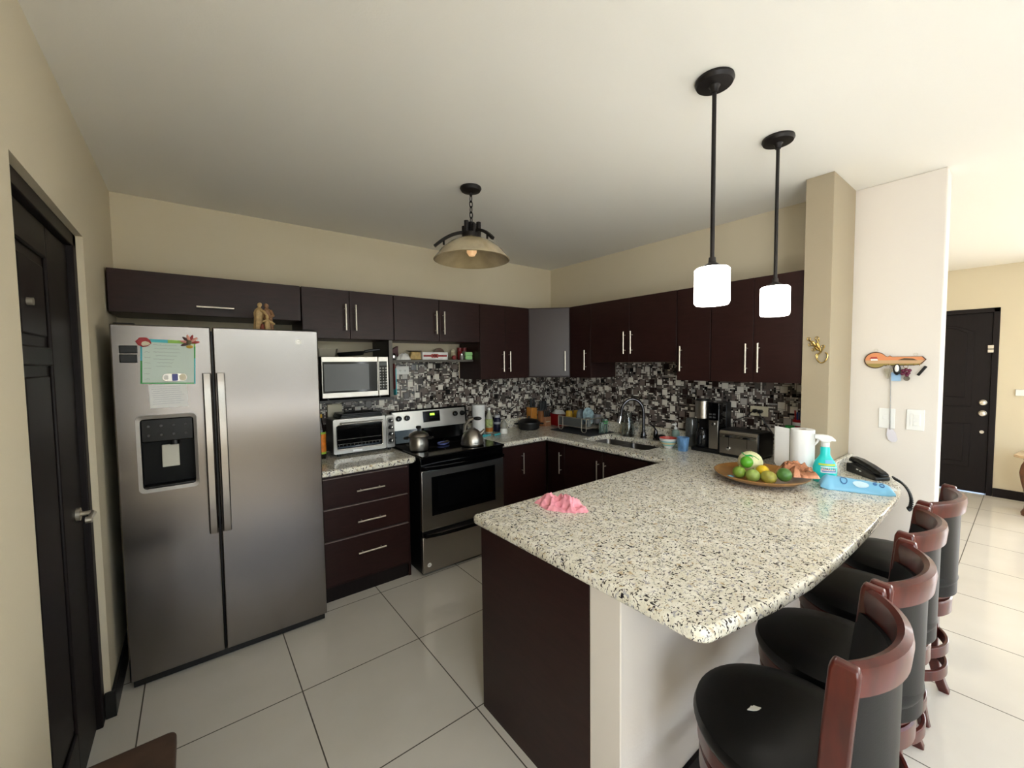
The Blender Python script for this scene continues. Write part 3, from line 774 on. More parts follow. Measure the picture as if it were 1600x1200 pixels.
MB(o).lathe([(.013,0),(.012,.03),(.008,.05),(.002,.055)], (-2.920,-0.655,z0), 14).build('red_drape', mat('dull red resin', (128,62,44), .55), t)

# ================================================================ MICROWAVE, items above it
r = thing('microwave', 'stainless microwave oven with dark window on the black shelf', 'microwave', (-2.31,-.2,1.346)); o = r.location
MX0, MX1, MY, MZ0, MZ1 = -2.555, -2.084, -.42, 1.362, 1.652
MB(o).box(MX0+.004, MX1-.004, MY+.022, -.03, MZ0, MZ1).build('body', M['fridge_side'], r, .004)
for x in (MX0+.05, MX1-.05):
    MB(o).cyl((x, -.36, 1.346), (x, -.36, MZ0), .012, 10).cyl((x, -.06, 1.346), (x, -.06, MZ0), .012, 10).build('foot', M['black'], r)
d = MB(o).box(MX0, -2.163, MY, MY+.0215, MZ0, MZ1).build('door', M['steel2'], r, .003)
MB(o).box(MX0+.006, -2.170, MY-.002, MY-.0002, 1.398, 1.617).build('door_glass', M['black_gloss'], d, .001)
MB(o).box(MX0+.016, -2.232, MY-.0032, MY-.0021, 1.412, 1.600).build('window', M['mwglass'], d)
pn = MB(o).box(-2.1615, MX1, MY, MY+.0215, MZ0, MZ1).build('control_panel', M['steel2'], r, .003)
MB(o).box(-2.155, -2.096, MY-.002, MY-.0002, 1.404, 1.618).build('keypad', M['black_gloss'], pn, .001)
MB(o).box(-2.150, -2.100, MY-.003, MY-.0021, 1.586, 1.612).build('display', mat('dim lcd', (40,44,40), .2), pn)
b = MB(o)
for j in range(8):
    for i in range(3):
        x = -2.147+.0215*i; z = 1.568-.0205*j
        s_ = .0062 if j in (0,1,5,6) else .0035
        b.box(x-s_, x+s_, MY-.0031, MY-.0021, z-.006, z+.004)
b.build('button', mat('grey keypad legend', (150,150,148), .5), pn)
t = thing('loaf_pan', 'grey metal loaf pan on top of the microwave', 'baking pan', (-2.50,-.2,1.653)); o = t.location
m = MB(o); p0 = rrect(-2.555,-2.425,-.32,-.09,.02); p1 = rrect(-2.565,-2.415,-.33,-.08,.022); n = len(p0)
m.add([(x,y,1.6535) for x,y in p0]+[(x,y,1.712) for x,y in p1]+[(x,y,1.712) for x,y in rrect(-2.560,-2.42,-.325,-.085,.02)]+[(x,y,1.66) for x,y in rrect(-2.55,-2.43,-.315,-.095,.02)],
      [tuple(reversed(range(n)))]+[(i*n+k,i*n+(k+1)%n,(i+1)*n+(k+1)%n,(i+1)*n+k) for i in range(3) for k in range(n)]+[tuple(range(3*n,4*n))])
m.build('pan', mat('worn grey metal', (122,118,106), .4, .6), t)
t = thing('frying_pan', 'black frying pan lying tilted on the microwave', 'frying pan', (-2.3,-.22,1.653)); o = t.location
tl = Matrix.Rotation(math.radians(-4), 3, 'Y')
MB(o).lathe([(.085,0),(.105,.028),(.108,.030),(.102,.027),(.083,.004),(.001,.004)], (-2.295,-.22,1.663), 36, tl, close=False).build('body', M['black_matte'], t)
MB(o).tube([(-2.20,-.235,1.695),(-2.14,-.25,1.706),(-2.09,-.262,1.712)], [.011,.010,.009], 10).build('handle', M['black'], t)
# cutting boards hung beside the shelf
t = thing('cutting_board', 'turquoise cutting board hanging beside the microwave shelf', 'cutting board', (-2.013,-.28,1.36)); o = t.location
m = MB(o); m.prism(rrect(-.392,-.20,1.355,1.565,.02), FYZ, -2.017, -2.009); m.build('board', M['turq'], t, .002)
t = thing('cutting_board', 'dark red cutting board hanging against the black shelf side', 'cutting board', (-2.024,-.28,1.4)); o = t.location
m = MB(o); m.prism(rrect(-.396,-.20,1.40,1.600,.02), FYZ, -2.027, -2.020); m.build('board', mat('dark red board', (110,28,28), .4), t, .002)

# ================================================================ TOASTER OVEN and neighbours
r = thing('toaster_oven', 'stainless toaster oven with glass door and four knobs', 'toaster oven', (-2.22,-.14,K)); o = r.location
OX0, OX1, OY, OZ0, OZ1 = -2.452, -1.984, -.262, .930, 1.190
MB(o).box(OX0+.004, OX1-.004, OY+.02, -.035, OZ0, OZ1-.002).build('body', M['steel_dark'], r, .008)
for x in (OX0+.04, OX1-.04): MB(o).cyl((x,-.24,K+.0005),(x,-.24,OZ0),.014,12).cyl((x,-.06,K+.0005),(x,-.06,OZ0),.014,12).build('foot', M['black'], r)
fm = MB(o)
a0, a1, c0, c1 = OX0, -2.055, OZ0, OZ1
P = rrect(-2.43, -2.082, .962, 1.150, .014); Q = rrect(OX0, -2.056, OZ0, OZ1, .012); n = len(P)
fm.add([(x,OY,z) for x,z in Q]+[(x,OY,z) for x,z in P]+[(x,OY+.018,z) for x,z in P]+[(x,OY+.0195,z) for x,z in Q],
       [((k+1)%n,k,n+k,n+(k+1)%n) for k in range(n)]+[(n+(k+1)%n,n+k,2*n+k,2*n+(k+1)%n) for k in range(n)]+[(k,(k+1)%n,3*n+(k+1)%n,3*n+k) for k in range(n)])
dr = fm.build('door_frame', M['steel2'], r, 0, ang=50)
rim = MB(o).tube([(x, OY-.001, z) for x, z in rrect(-2.428,-2.084,.964,1.148,.013)], .0035, 8, closed=True).build('window_trim', M['chrome'], dr)
MB(o).box(-2.43,-2.082,OY+.012,OY+.0125,.962,1.15).build('window', M['darkglass'], dr)
rk = MB(o)
for z in (1.0, 1.035): rk.cyl((-2.42, OY+.009, z), (-2.092, OY+.009, z), .002, 6)
for k in range(12): rk.cyl((-2.41+.0275*k, OY+.009, .985), (-2.41+.0275*k, OY+.009, 1.0), .0012, 5)
rk.build('rack', M['steel_dark'], dr)
hm = MB(o).tube([(-2.40,OY-.0005,1.158),(-2.40,OY-.03,1.158),(-2.09,OY-.03,1.158),(-2.09,OY-.0005,1.158)], .006, 10); hm.build('handle', M['steel2'], dr)
bd = MB(o).box(-2.315,-2.245,OY-.0015,OY-.0002,.938,.952).build('badge', M['white'], dr)
cp = MB(o).prism(rrect(-2.0535, OX1, OZ0, OZ1, .010), FXZ, OY, OY+.0195).build('control_panel', M['steel2'], r, .001)
MB(o).prism(rrect(-2.045,-1.993,.958,1.172,.010), FXZ, OY-.0015, OY-.0002).build('knob_plate', M['steel_dark'], cp)
for k in range(4):
    z = 1.146-.053*k
    kb = MB(o).lathe([(.017,0),(.017,.012),(.014,.018),(.001,.018)], (-2.019, OY-.0016, z), 20, Matrix.Rotation(PI/2, 3, 'X')).build('knob', M['black'], cp)
    MB(o).ball((-2.013, OY-.022, z), .010, .006, .012, 12, 8).build('knob_cap', M['chrome'], kb)
t = thing('baking_tray', 'stack of black baking trays on top of the toaster oven', 'baking tray', (-2.24,-.15,1.19)); o = t.location
m = MB(o)
for k in range(3):
    z = 1.1925+.011*k; m.prism(rrect(-2.40+.006*k,-2.075-.004*k,-.25+.006*k,-.05,.015), FXY, z, z+.010)
m.build('tray', M['black'], t, .002)
t = thing('tongs', 'shiny steel tongs lying on the baking trays', 'tongs', (-2.24,-.2,1.226)); o = t.location
MB(o).tube([(-2.36,-.205,1.228),(-2.22,-.215,1.232),(-2.10,-.19,1.230)], .0045, 8).tube([(-2.36,-.205,1.228),(-2.22,-.180,1.232),(-2.10,-.18,1.230)], .0045, 8).build('tong_arms', M['chrome'], t)
t = thing('cream_box', 'small cream box behind the trays on the toaster oven', 'box', (-2.36,-.032,1.20)); o = t.location
MB(o).box(-2.43,-2.32,-.0315,-.012,K+.0006,1.285).build('carton', M['cream'], t, .003)
t = thing('sauce_bottle', 'dark sauce bottle with orange label and yellow cap beside the refrigerator', 'bottle', (-2.530,-.215,K)); o = t.location
MB(o).lathe([(.034,0),(.036,.005),(.036,.06),(.034,.13),(.036,.19),(.030,.225),(.016,.27),(.014,.30)], tuple(o+Vector((0,0,.0006))), 24).build('glass', mat('dark soy glass', (22,14,12), .08), t)
MB(o).lathe([(.0368,.05),(.0352,.13),(.0368,.18),(.0368,.181)], o, 24, close=False).build('label', mat('orange bottle label', (214,120,30), .5, vary=.3, vscale=30), t)
MB(o).lathe([(.0369,.035),(.0369,.05)], o, 24, close=False).lathe([(.0368,.181),(.0366,.196)], o, 24, close=False).build('green_band', mat('lime band', (150,190,60), .5), t)
MB(o).lathe([(.016,.3005),(.016,.325),(.001,.327)], o, 20).build('cap', M['yellow'], t)

# ================================================================ RANGE
r = thing('electric_range', 'black and stainless electric range with glass cooktop', 'stove', (-1.577,-.35,0)); o = r.location
X0, X1, Y0 = -1.957, -1.197, -.672
MB(o).box(X0+.004, X1-.004, -.640, -.045, .02, .895).build('body', M['black'], r, .003)
MB(o).box(X0+.02, X1-.02, -.62, -.10, 0, .0195).build('base', M['black'], r)
ct = MB(o); ct.prism(rrect(X0, X1, -.690, -.055, .012), FXY, .8955, .914); ct.build('cooktop', M['black_gloss'], r, .005)
bn = MB(o)
for (x, y, rr) in ((-1.78,-.50,.11),(-1.40,-.50,.09),(-1.78,-.22,.085),(-1.40,-.22,.105)):
    bn.tube([(x+rr*math.cos(2*PI*k/40), y+rr*math.sin(2*PI*k/40), .9136) for k in range(40)], .0009, 4, closed=True)
bn.build('burner_ring', mat('faint grey burner print', (70,70,72), .3), r)
MB(o).box(X0+.002, X1-.002, -.664, -.6405, .802, .8945).build('vent_trim', M['black_gloss'], r, .003)
od = MB(o).box(X0+.003, X1-.003, Y0, -.6405, .345, .800).build('oven_door', M['steel2'], r, .004)
MB(o).box(-1.874,-1.290,Y0-.0025,Y0-.0003,.452,.748).build('window_frame', M['black_gloss'], od, .001)
MB(o).box(-1.822,-1.345,Y0-.0035,Y0-.0026,.50,.715).build('window', M['darkglass'], od)
def bowhandle(z, name, par):
    m = MB(o); pts = [(X0+.02,Y0-.001,z)]
    for k in range(13):
        t_ = k/12; pts.append((X0+.02+(X1-X0-.04)*t_, Y0-.020-.030*math.sin(PI*t_)**.6, z))
    pts.append((X1-.02,Y0-.001,z)); m.bar(pts, .020, .026); m.build(name, M['black_gloss'], par, .006)
bowhandle(.822, 'handle', od)
dw = MB(o).box(X0+.003, X1-.003, Y0, -.6405, .028, .300).build('drawer', M['steel2'], r, .004)
MB(o).box(X0+.003, X1-.003, Y0+.004, -.6405, .301, .343).build('drawer_gap', M['black'], r)
bowhandle(.318, 'drawer_handle', dw)
m = MB(o).lathe([(.016,0),(.016,.0015),(.001,.0015)], (-1.905,Y0-.0003,.085), 24, Matrix.Rotation(PI/2,3,'X')); bd = m.build('badge', M['white'], dw)
m = MB(o).text('GE', .014, Matrix.Translation((-1.905,Y0-.0022,.0845)) @ RX, .0002).build('badge_mark', M['steel_dark'], dw)
# back guard, leaning back slightly
bgm = MB(o); pf = [(-.118,.9145),(-.050,.9145),(-.050,1.192),(-.062,1.198),(-.078,1.19)]
bgm.prism([(y,z) for y,z in pf], FYZ, X0+.012, X1-.002); bg = bgm.build('backguard', M['black_gloss'], r, .006)
sl = math.atan2(.040, .2755)
nv = Vector((0,-math.cos(sl), math.sin(sl)))
def gp(x, z, d=0):
    y = -.118+(z-.9145)*(.040/.2755); return Vector((x, y, z))+nv*d
fm = MB(o); xs0, xs1, za, zb_ = -1.930, -1.222, 1.028, 1.182
fm.add([gp(xs0,za,.0005),gp(xs1,za,.0005),gp(xs1,zb_,.0005),gp(xs0,zb_,.0005),gp(xs0,za,.003),gp(xs1,za,.003),gp(xs1,zb_,.003),gp(xs0,zb_,.003)],[(4,5,6,7),(0,1,5,4),(1,2,6,5),(2,3,7,6),(3,0,4,7)])
fm.build('control_panel', M['steel2'], r)
def gbox(mb, x0, x1, z0, z1, d0, d1):
    mb.add([gp(x0,z0,d0),gp(x1,z0,d0),gp(x1,z1,d0),gp(x0,z1,d0),gp(x0,z0,d1),gp(x1,z0,d1),gp(x1,z1,d1),gp(x0,z1,d1)],[(4,5,6,7),(0,1,5,4),(1,2,6,5),(2,3,7,6),(3,0,4,7)]); return mb
ds = gbox(MB(o), -1.652,-1.488,1.078,1.170,.0031,.0055).build('display_panel', M['black_gloss'], r)
gbox(MB(o), -1.585,-1.540,1.132,1.152,.0056,.0062).build('display', M['ledgreen'], ds)
gbox(MB(o), -1.655,-1.485,1.075,1.173,.0030,.0042).build('display_rim', M['steel_dark'], r)
Mk = Matrix.Rotation(PI/2-sl, 3, 'X')
for x in (-1.880,-1.806,-1.330,-1.254):
    kb = MB(o).lathe([(.024,0),(.024,.012),(.020,.026),(.001,.028)], gp(x,1.128,.0031), 24, Mk)
    kb.obox(gp(x,1.128,.033), .008, .02, .040, Matrix.Rotation(-sl,3,'X')); kb.build('knob', M['black_gloss'], r, .002)

# pot, kettle, spoon rest
t = thing('cooking_pot', 'lidded stainless pot with side handles on the left burner', 'pot', (-1.865,-.45,.9148)); o = t.location
MB(o).lathe([(.064,0),(.070,.006),(.074,.03),(.074,.06),(.070,.085),(.072,.108),(.074,.110)], o, 40).build('body', M['steel2'], t)
MB(o).lathe([(.078,.1105),(.080,.116),(.072,.132),(.045,.148),(.012,.155),(.001,.155)], o, 40).build('lid', M['steel2'], t)
MB(o).lathe([(.010,.1552),(.009,.168),(.020,.176),(.022,.186),(.016,.194),(.001,.196)], o, 20).build('lid_knob', M['black'], t)
for s_ in (-1, 1):
    c = Vector((o.x, o.y, o.z+.098)); d_ = Vector((.80*s_, -.60*s_, 0)); e_ = Vector((.6, .8, 0))
    pts = [c+d_*.073-e_*.03, c+d_*.105-e_*.028, c+d_*.115, c+d_*.105+e_*.028, c+d_*.073+e_*.03]
    MB(o).tube(pts, .0075, 8).build('handle', M['black'], t)
t = thing('kettle', 'stainless whistling kettle on the right front burner', 'kettle', (-1.430,-.55,.9148)); o = t.location
MB(o).lathe([(.088,0),(.096,.006),(.098,.018),(.097,.022),(.094,.024),(.093,.045),(.084,.080),(.066,.110),(.042,.130),(.030,.136),(.001,.138)], o, 44).build('body', M['steel2'], t)
MB(o).lathe([(.030,.1365),(.026,.142),(.010,.146),(.001,.146)], o, 24).build('lid', M['steel2'], t)
u = Vector((.75,-.66,0)); 
MB(o).tube([o+u*-.066+Vector((0,0,.10)), o+u*-.058+Vector((0,0,.165)), o+u*-.02+Vector((0,0,.215)), o+u*.012+Vector((0,0,.222))], [.014,.016,.015,.013], 12).build('handle', M['steel2'], t)
MB(o).ball(o+u*.045+Vector((0,0,.222)), .036, .014, .016, 16, 10, M=rotz(-.72)).build('handle_grip', M['black'], t)
MB(o).tube([o+u*.062+Vector((0,0,.085)), o+u*.095+Vector((0,0,.115)), o+u*.105+Vector((0,0,.128))], [.020,.014,.012], 12).build('spout', M['steel2'], t)
t = thing('spoon_rest', 'blue and white spoon rest on the cooktop between pot and kettle', 'spoon rest', (-1.60,-.36,.9148)); o = t.location
MB(o).lathe([(.040,0),(.052,.006),(.056,.016),(.054,.017),(.048,.009),(.001,.005)], (-1.60,-.36,.9150), 28, rotz(.5), sx=1.25, sy=.8).build('dish', mat('blue white glaze', (96,106,160), .2), t)
MB(o).tube([(-1.63,-.375,.930),(-1.60,-.36,.926),(-1.555,-.345,.929),(-1.535,-.35,.927)], [.005,.006,.012,.004], 10).build('spoon', M['steel2'], t)
# ================================================================ SPICE SHELF ITEMS (shelf top z 1.630)
ZS = 1.6308
def sh(name, label, cat, x, y, group='items on the spice shelf'): return thing(name, label, cat, (x, y, ZS), group)
t = sh('steel_jar', 'small steel jar at the left end of the spice shelf', 'jar', -1.955, -.20); o = t.location
MB(o).lathe([(.020,0),(.024,.01),(.024,.035),(.016,.046),(.012,.052),(.001,.054)], o, 20).build('body', M['chrome'], t)
t = sh('maroon_packet', 'dark maroon pointed packet standing behind the steel jar', 'packet', -1.93, -.12); o = t.location
MB(o).prism([(-1.985,ZS),(-1.885,ZS),(-1.885,ZS+.115),(-1.895,ZS+.115),(-1.985,ZS+.055)], FXZ, -.135, -.10).build('packet', mat('maroon card', (70,24,30), .5), t, .002)
t = sh('white_bag', 'crumpled white plastic bag on the spice shelf', 'bag', -1.875, -.20); o = t.location
crumple(MB(o), (-1.868,-.20,ZS-.0008), (.060,0,0), (0,.040,0), .062, 3, freq=26).build('bag', M['white'], t, ang=30)
t = sh('tan_pouch', 'tan pouch with a dark fold on the spice shelf beside the white bag', 'pouch', -1.765, -.17); o = t.location
MB(o).prism([(-1.815,ZS),(-1.705,ZS),(-1.712,ZS+.068),(-1.795,ZS+.068)], FXZ, -.20, -.155).build('pouch', mat('tan paper', (176,150,96), .6, vary=.25, vscale=40), t, .006)
MB(o).prism([(-1.80,ZS+.069),(-1.708,ZS+.069),(-1.704,ZS+.078),(-1.83,ZS+.078)], FXZ, -.205, -.15).build('fold', mat('dark brown fold', (62,48,30), .6), t, .002)
t = sh('foil_box', 'long white wrap box with a red stripe on the spice shelf', 'box', -1.585, -.18); o = t.location
MB(o).box(-1.700,-1.455,-.205,-.155,ZS,ZS+.066).build('carton', M['paper'], t, .002)
MB(o).box(-1.69,-1.465,-.2062,-.2051,ZS+.026,ZS+.042).build('red_stripe', M['red'], t)
m = MB(o)
for k in range(3): m.cyl((-1.605+.022*k,-.2064,ZS+.034),(-1.605+.022*k,-.2052,ZS+.034),.017,18)
m.build('red_seal', mat('faded red seal', (168,60,58), .5), t)
t = sh('pot_lid', 'brown round lid standing behind the wrap box', 'lid', -1.46, -.06); o = t.location
MB(o).lathe([(.055,0),(.055,.008),(.02,.014),(.001,.014)], (-1.46,-.05,ZS+.0555), 30, Matrix.Rotation(PI/2,3,'X')).build('lid', mat('brown lid', (120,96,82), .4), t)
t = sh('garlic_jar', 'small beige glass jar on the spice shelf', 'jar', -1.375, -.15); o = t.location
MB(o).lathe([(.022,0),(.026,.006),(.026,.05),(.018,.064),(.018,.07)], o, 20).build('jar', mat('beige jar', (168,156,130), .3), t)
MB(o).lathe([(.020,.0702),(.020,.084),(.012,.094),(.001,.096)], o, 20).build('stopper', M['cream'], t)
t = sh('berry_tin', 'small round red tin lying at the front of the spice shelf', 'tin', -1.40, -.215); o = t.location
MB(o).lathe([(.019,0),(.019,.022),(.001,.022)], (-1.40,-.205,ZS+.0195), 18, Matrix.Rotation(PI/2,3,'X')).build('tin', mat('dark red tin', (120,24,24), .4), t)
for k, (x, mm, lb) in enumerate(((-1.295,'red','left red-capped spice jar on the spice shelf'),(-1.245,'white','right red-capped spice jar with pale content on the spice shelf'))):
    t = sh('spice_jar', lb, 'spice jar', x, -.14, 'spice jars'); o = t.location
    MB(o).lathe([(.021,0),(.022,.004),(.022,.07),(.018,.078)], o, 20).build('jar', mat('jar content %d' % k, (128,26,28) if k == 0 else (150,140,128), .25), t)
    MB(o).lathe([(.022,.0782),(.022,.11),(.001,.111)], o, 20).build('cap', mat('dark red cap %d' % k, (112,22,26), .4), t)
for k, (x, y, lb) in enumerate(((-1.318,-.215,'left small glass salt shaker at the shelf front'),(-1.268,-.222,'middle small glass salt shaker at the shelf front'))):
    t = sh('salt_shaker', lb, 'shaker', x, y, 'salt shakers'); o = t.location
    MB(o).lathe([(.013,0),(.014,.03),(.010,.04)], o, 14).build('glass', mat('frosted shaker %d' % k, (150,148,146), .3), t)
    MB(o).lathe([(.011,.0402),(.011,.052),(.005,.057),(.001,.057)], o, 14).build('cap', M['chrome'], t)
# green container hangs at the right end of the shelf
t = sh('green_tub', 'light green plastic tub at the right end of the spice shelf', 'container', -1.262, -.236); o = t.location
MB(o).prism(rrect(-1.302,-1.230,ZS,ZS+.034,.008), FXZ, -.258, -.238).build('tub', M['ltgreen'], t, .003)
MB(o).prism(rrect(-1.306,-1.229,ZS+.035,ZS+.068,.008), FXZ, -.259, -.239).build('lid', M['ltgreen'], t, .003)

# outlets and switches
def plate(name, label, c, n, w, h, mm, slots):
    c = Vector(c); n = Vector(n); u = Vector((0,0,1)).cross(n); z = Vector((0,0,1))
    t = thing(name, label, 'wall plate', c); o = c
    Mx = Matrix((u, z, n)).transposed()
    MB(o).obox(c+n*.003, w, h, .005, Mx).build('plate', mm, t, .002)
    return t, (lambda mb, du, dz, sw, sh_, d=.0072, th=.003: mb.obox(c+u*du+z*dz+n*d, sw, sh_, th, Mx)), Mx
t, f, Mx = plate('outlet_plate', 'white outlet plate on the mosaic below the spice shelf', (-1.80,-.0095,1.541), (0,-1,0), .118, .072, M['white'], 0)
m = MB(t.location)
for s_ in (-.022, .022):
    for q in (-.005, .005): f(m, s_+q, 0, .003, .010)
    f(m, s_, -.010, .004, .004)
m.build('socket_slots', mat('socket grey', (150,150,146), .5), t)
t, f, Mx = plate('outlet_plate', 'cream outlet plate with plugs on the mosaic above the toaster', (-.0095,-2.20,1.224), (-1,0,0), .120, .072, M['cream'], 0)
m = MB(t.location)
for q in (-.005, .005): f(m, .022+q, 0, .003, .010)
m.build('socket_slots', mat('socket dark', (60,56,50), .5), t)
t = thing('power_cord', 'black plug and cord running from the cream outlet to the coffee maker', 'cord', (-.03,-2.18,1.22)); o = t.location
MB(o).cyl((-.0155,-2.178,1.226),(-.040,-2.178,1.226),.014,12).build('plug', M['black'], t)
MB(o).tube([(-.040,-2.178,1.226),(-.048,-2.16,1.215),(-.044,-2.13,1.185),(-.040,-2.09,1.165),(-.038,-2.05,1.150),(-.038,-2.034,1.12),(-.038,-2.035,.93)], .0038, 8).build('cord', M['black'], t)
t = thing('power_cord', 'black plug and cord dropping from the cream outlet to the toaster', 'cord', (-.03,-2.215,1.22)); o = t.location
MB(o).box(-.044,-.0155,-2.226,-2.200,1.212,1.236).build('plug', M['black'], t, .004)
MB(o).tube([(-.044,-2.213,1.222),(-.055,-2.222,1.200),(-.046,-2.25,1.15),(-.042,-2.285,1.10),(-.040,-2.325,1.04),(-.038,-2.345,.93)], .0042, 8).build('cord', M['black'], t)
t, f, Mx = plate('switch_plate', 'left white wall plate behind the hanging fly swatter', (.0485,-2.884,1.235), (-1,0,0), .074, .120, M['white'], 0)
f(MB(t.location), 0, .005, .036, .022, .0065, .004).build('jack', M['white'], t, .001)
t, f, Mx = plate('switch_plate', 'right white wall plate with three rocker switches', (.0485,-3.008,1.237), (-1,0,0), .076, .120, M['white'], 0)
f(MB(t.location), 0, 0, .044, .070, .0062, .002).build('frame', M['white'], t, .001)
for k in (-1,0,1):
    f(MB(t.location), .006, .022*k, .028, .018, .0085, .003).build('rocker', M['white'], t, .001)

# ================================================================ BACK CORNER COUNTER ITEMS
ZC = K+.0006
def on(name, label, cat, x, y, group=None, rz=0): return thing(name, label, cat, (x, y, ZC), group, rz)
t = on('paper_towel_roll', 'white paper towel roll on an upright holder beside the range', 'paper towel roll', -1.105, -.15); o = t.location
MB(o).lathe([(.019,.012),(.062,.012),(.062,.290),(.019,.290),(.019,.012)], o, 36, close=False).build('roll', M['paper'], t)
MB(o).lathe([(.070,0),(.070,.008),(.012,.010),(.006,.012),(.006,.305),(.010,.312),(.001,.318)], o, 24).build('holder', M['nickel'], t)
MB(o).box(-1.048,-1.044,-.165,-.10,ZC+.014,ZC+.286).build('loose_sheet', M['paper'], t)
t = on('oil_bottle', 'clear bottle with green and yellow label behind the paper towel roll', 'bottle', -.968, -.13); o = t.location
MB(o).lathe([(.034,0),(.037,.006),(.037,.14),(.030,.17),(.014,.205),(.013,.225)], o, 24).build('bottle', mat('clear plastic bottle', (176,176,160), .15), t)
MB(o).lathe([(.0376,.06),(.0376,.14)], o, 24, close=False).build('label', mat('green print label', (168,182,120), .5, vary=.5, vscale=34), t)
MB(o).lathe([(.0376,.015),(.0376,.055)], o, 24, close=False).build('amber_content', mat('amber oil', (176,104,34), .3), t)
MB(o).lathe([(.016,.2252),(.016,.25),(.001,.251)], o, 18).build('cap', M['white'], t)
t = on('vitamin_bottle', 'navy blue bottle with white cap on the back counter', 'bottle', -.850, -.105); o = t.location
MB(o).lathe([(.036,0),(.038,.005),(.038,.12),(.030,.135),(.026,.14)], o, 24).build('bottle', M['navy'], t)
MB(o).lathe([(.030,.1402),(.030,.165),(.001,.166)], o, 24).build('cap', mat('grey white cap', (190,190,196), .4), t)
MB(o).lathe([(.0385,.075),(.0385,.098)], o, 24, close=False).build('label_band', mat('pale label', (170,176,190), .5), t)
t = on('garlic_keeper', 'white and clear bell-shaped shaker at the counter edge', 'shaker', -.878, -.25); o = t.location
MB(o).lathe([(.034,0),(.037,.006),(.036,.035),(.030,.05)], o, 24).build('base', M['white'], t)
MB(o).lathe([(.033,.0502),(.036,.07),(.030,.10),(.016,.122),(.006,.132),(.001,.134)], o, 24).build('dome', mat('smoky clear plastic', (150,148,140), .2), t)
t = on('kitchen_shears', 'turquoise handled kitchen scissors lying in front of the towel roll', 'scissors', -1.03, -.27); o = t.location
MB(o).tube([(-1.115+.033*math.cos(2*PI*k/16), -.265+.022*math.sin(2*PI*k/16), ZC+.008) for k in range(16)], .008, 8, closed=True).tube([(-1.085,-.262,ZC+.008),(-1.05,-.275,ZC+.008)], .008, 8).build('handle', M['turq'], t)
MB(o).tube([(-1.03,-.315,ZC+.010),(-.95,-.285,ZC+.010)], .0095, 8).build('sheath', M['turq'], t)
MB(o).box(-1.055,-1.0,-.292,-.272,ZC+.004,ZC+.012).build('blade', M['chrome'], t, .001)
t = on('casserole', 'low black lidded casserole in the counter corner', 'pot', -.53, -.22); o = t.location
MB(o).lathe([(.088,0),(.105,.010),(.112,.05),(.115,.068)], o, 40).build('body', M['black_matte'], t)
MB(o).lathe([(.118,.0685),(.116,.078),(.085,.100),(.03,.112),(.012,.114),(.010,.126),(.018,.134),(.001,.136)], o, 40).build('lid', M['black'], t)
for s_ in (-1, 1):
    c = o+Vector((s_*.112*.8, -s_*.112*.6, .058)); 
    MB(o).ball(c+Vector((.014*s_,-.011*s_,0)), .026, .018, .009, 14, 8, M=rotz(-.64)).build('handle', M['black_matte'], t)
def knives(t, o, pts, d):
    for p in pts:
        p = Vector(p); 
        MB(o).tube([p, p+d*.5, p+d], [.0075,.0085,.007], 8).build('knife_handle', M['black'], t)
t = on('knife_block', 'orange wood knife block behind the black casserole', 'knife block', -.365, -.075, 'knife blocks'); o = t.location
MB(o).prism([(-.405,ZC),(-.322,ZC),(-.322,ZC+.20),(-.405,ZC+.205)], FXZ, -.115, -.034).build('block', mat('honey wood', (186,124,52), .4, vary=.25, vscale=14, vstretch=(6,1,1)), t, .004)
knives(t, o, [(-.385,-.075,ZC+.196),(-.36,-.065,ZC+.196),(-.34,-.085,ZC+.196)], Vector((0,.0,.105)))
t = on('knife_block', 'reddish brown stepped knife block full of black handled knives', 'knife block', -.245, -.155, 'knife blocks'); o = t.location
bl = MB(o).box(-.292,-.200,-.205,-.165,ZC,ZC+.10); bl.add([], []); bl.build('front_step', mat('pink beech', (172,122,88), .45, vary=.2, vscale=16), t, .003)
MB(o).box(-.312,-.185,-.164,-.115,ZC,ZC+.165).build('block', mat('brown beech', (150,102,62), .45, vary=.2, vscale=16), t, .003)
MB(o).box(-.278,-.214,-.2062,-.2051,ZC+.045,ZC+.053).build('label', M['cream'], t)
knives(t, o, [(-.275+.024*k,-.185,ZC+.097) for k in range(4)], Vector((0,.01,.07)))
knives(t, o, [(-.295+.022*k,-.14,ZC+.162) for k in range(5)], Vector((0,.012,.105)))
t = on('red_bin', 'red plastic tub beside the dish rack', 'tub', -.105, -.22); o = t.location
m = MB(o); p0 = rrect(-.155,-.055,-.30,-.14,.02); p1 = rrect(-.175,-.040,-.325,-.115,.02); n = len(p0)
m.add([(x,y,ZC) for x,y in p0]+[(x,y,ZC+.125) for x,y in p1]+[(x*.97-.003,y*.985-.003,ZC+.125) for x,y in p1]+[(x,y,ZC+.01) for x,y in p0],
      [tuple(reversed(range(n)))]+[(i*n+k,i*n+(k+1)%n,(i+1)*n+(k+1)%n,(i+1)*n+k) for i in range(3) for k in range(n)]+[tuple(range(3*n,4*n))])
m.build('tub', M['red'], t)
t = thing('dish_cloth', 'crumpled white cloth on top of the red tub', 'cloth', (-.11,-.22,ZC+.126)); o = t.location
crumple(MB(o), (-.105,-.225,ZC+.1258), (.055,0,0), (0,.085,0), .05, 8, freq=22).build('cloth', M['white'], t, ang=40)
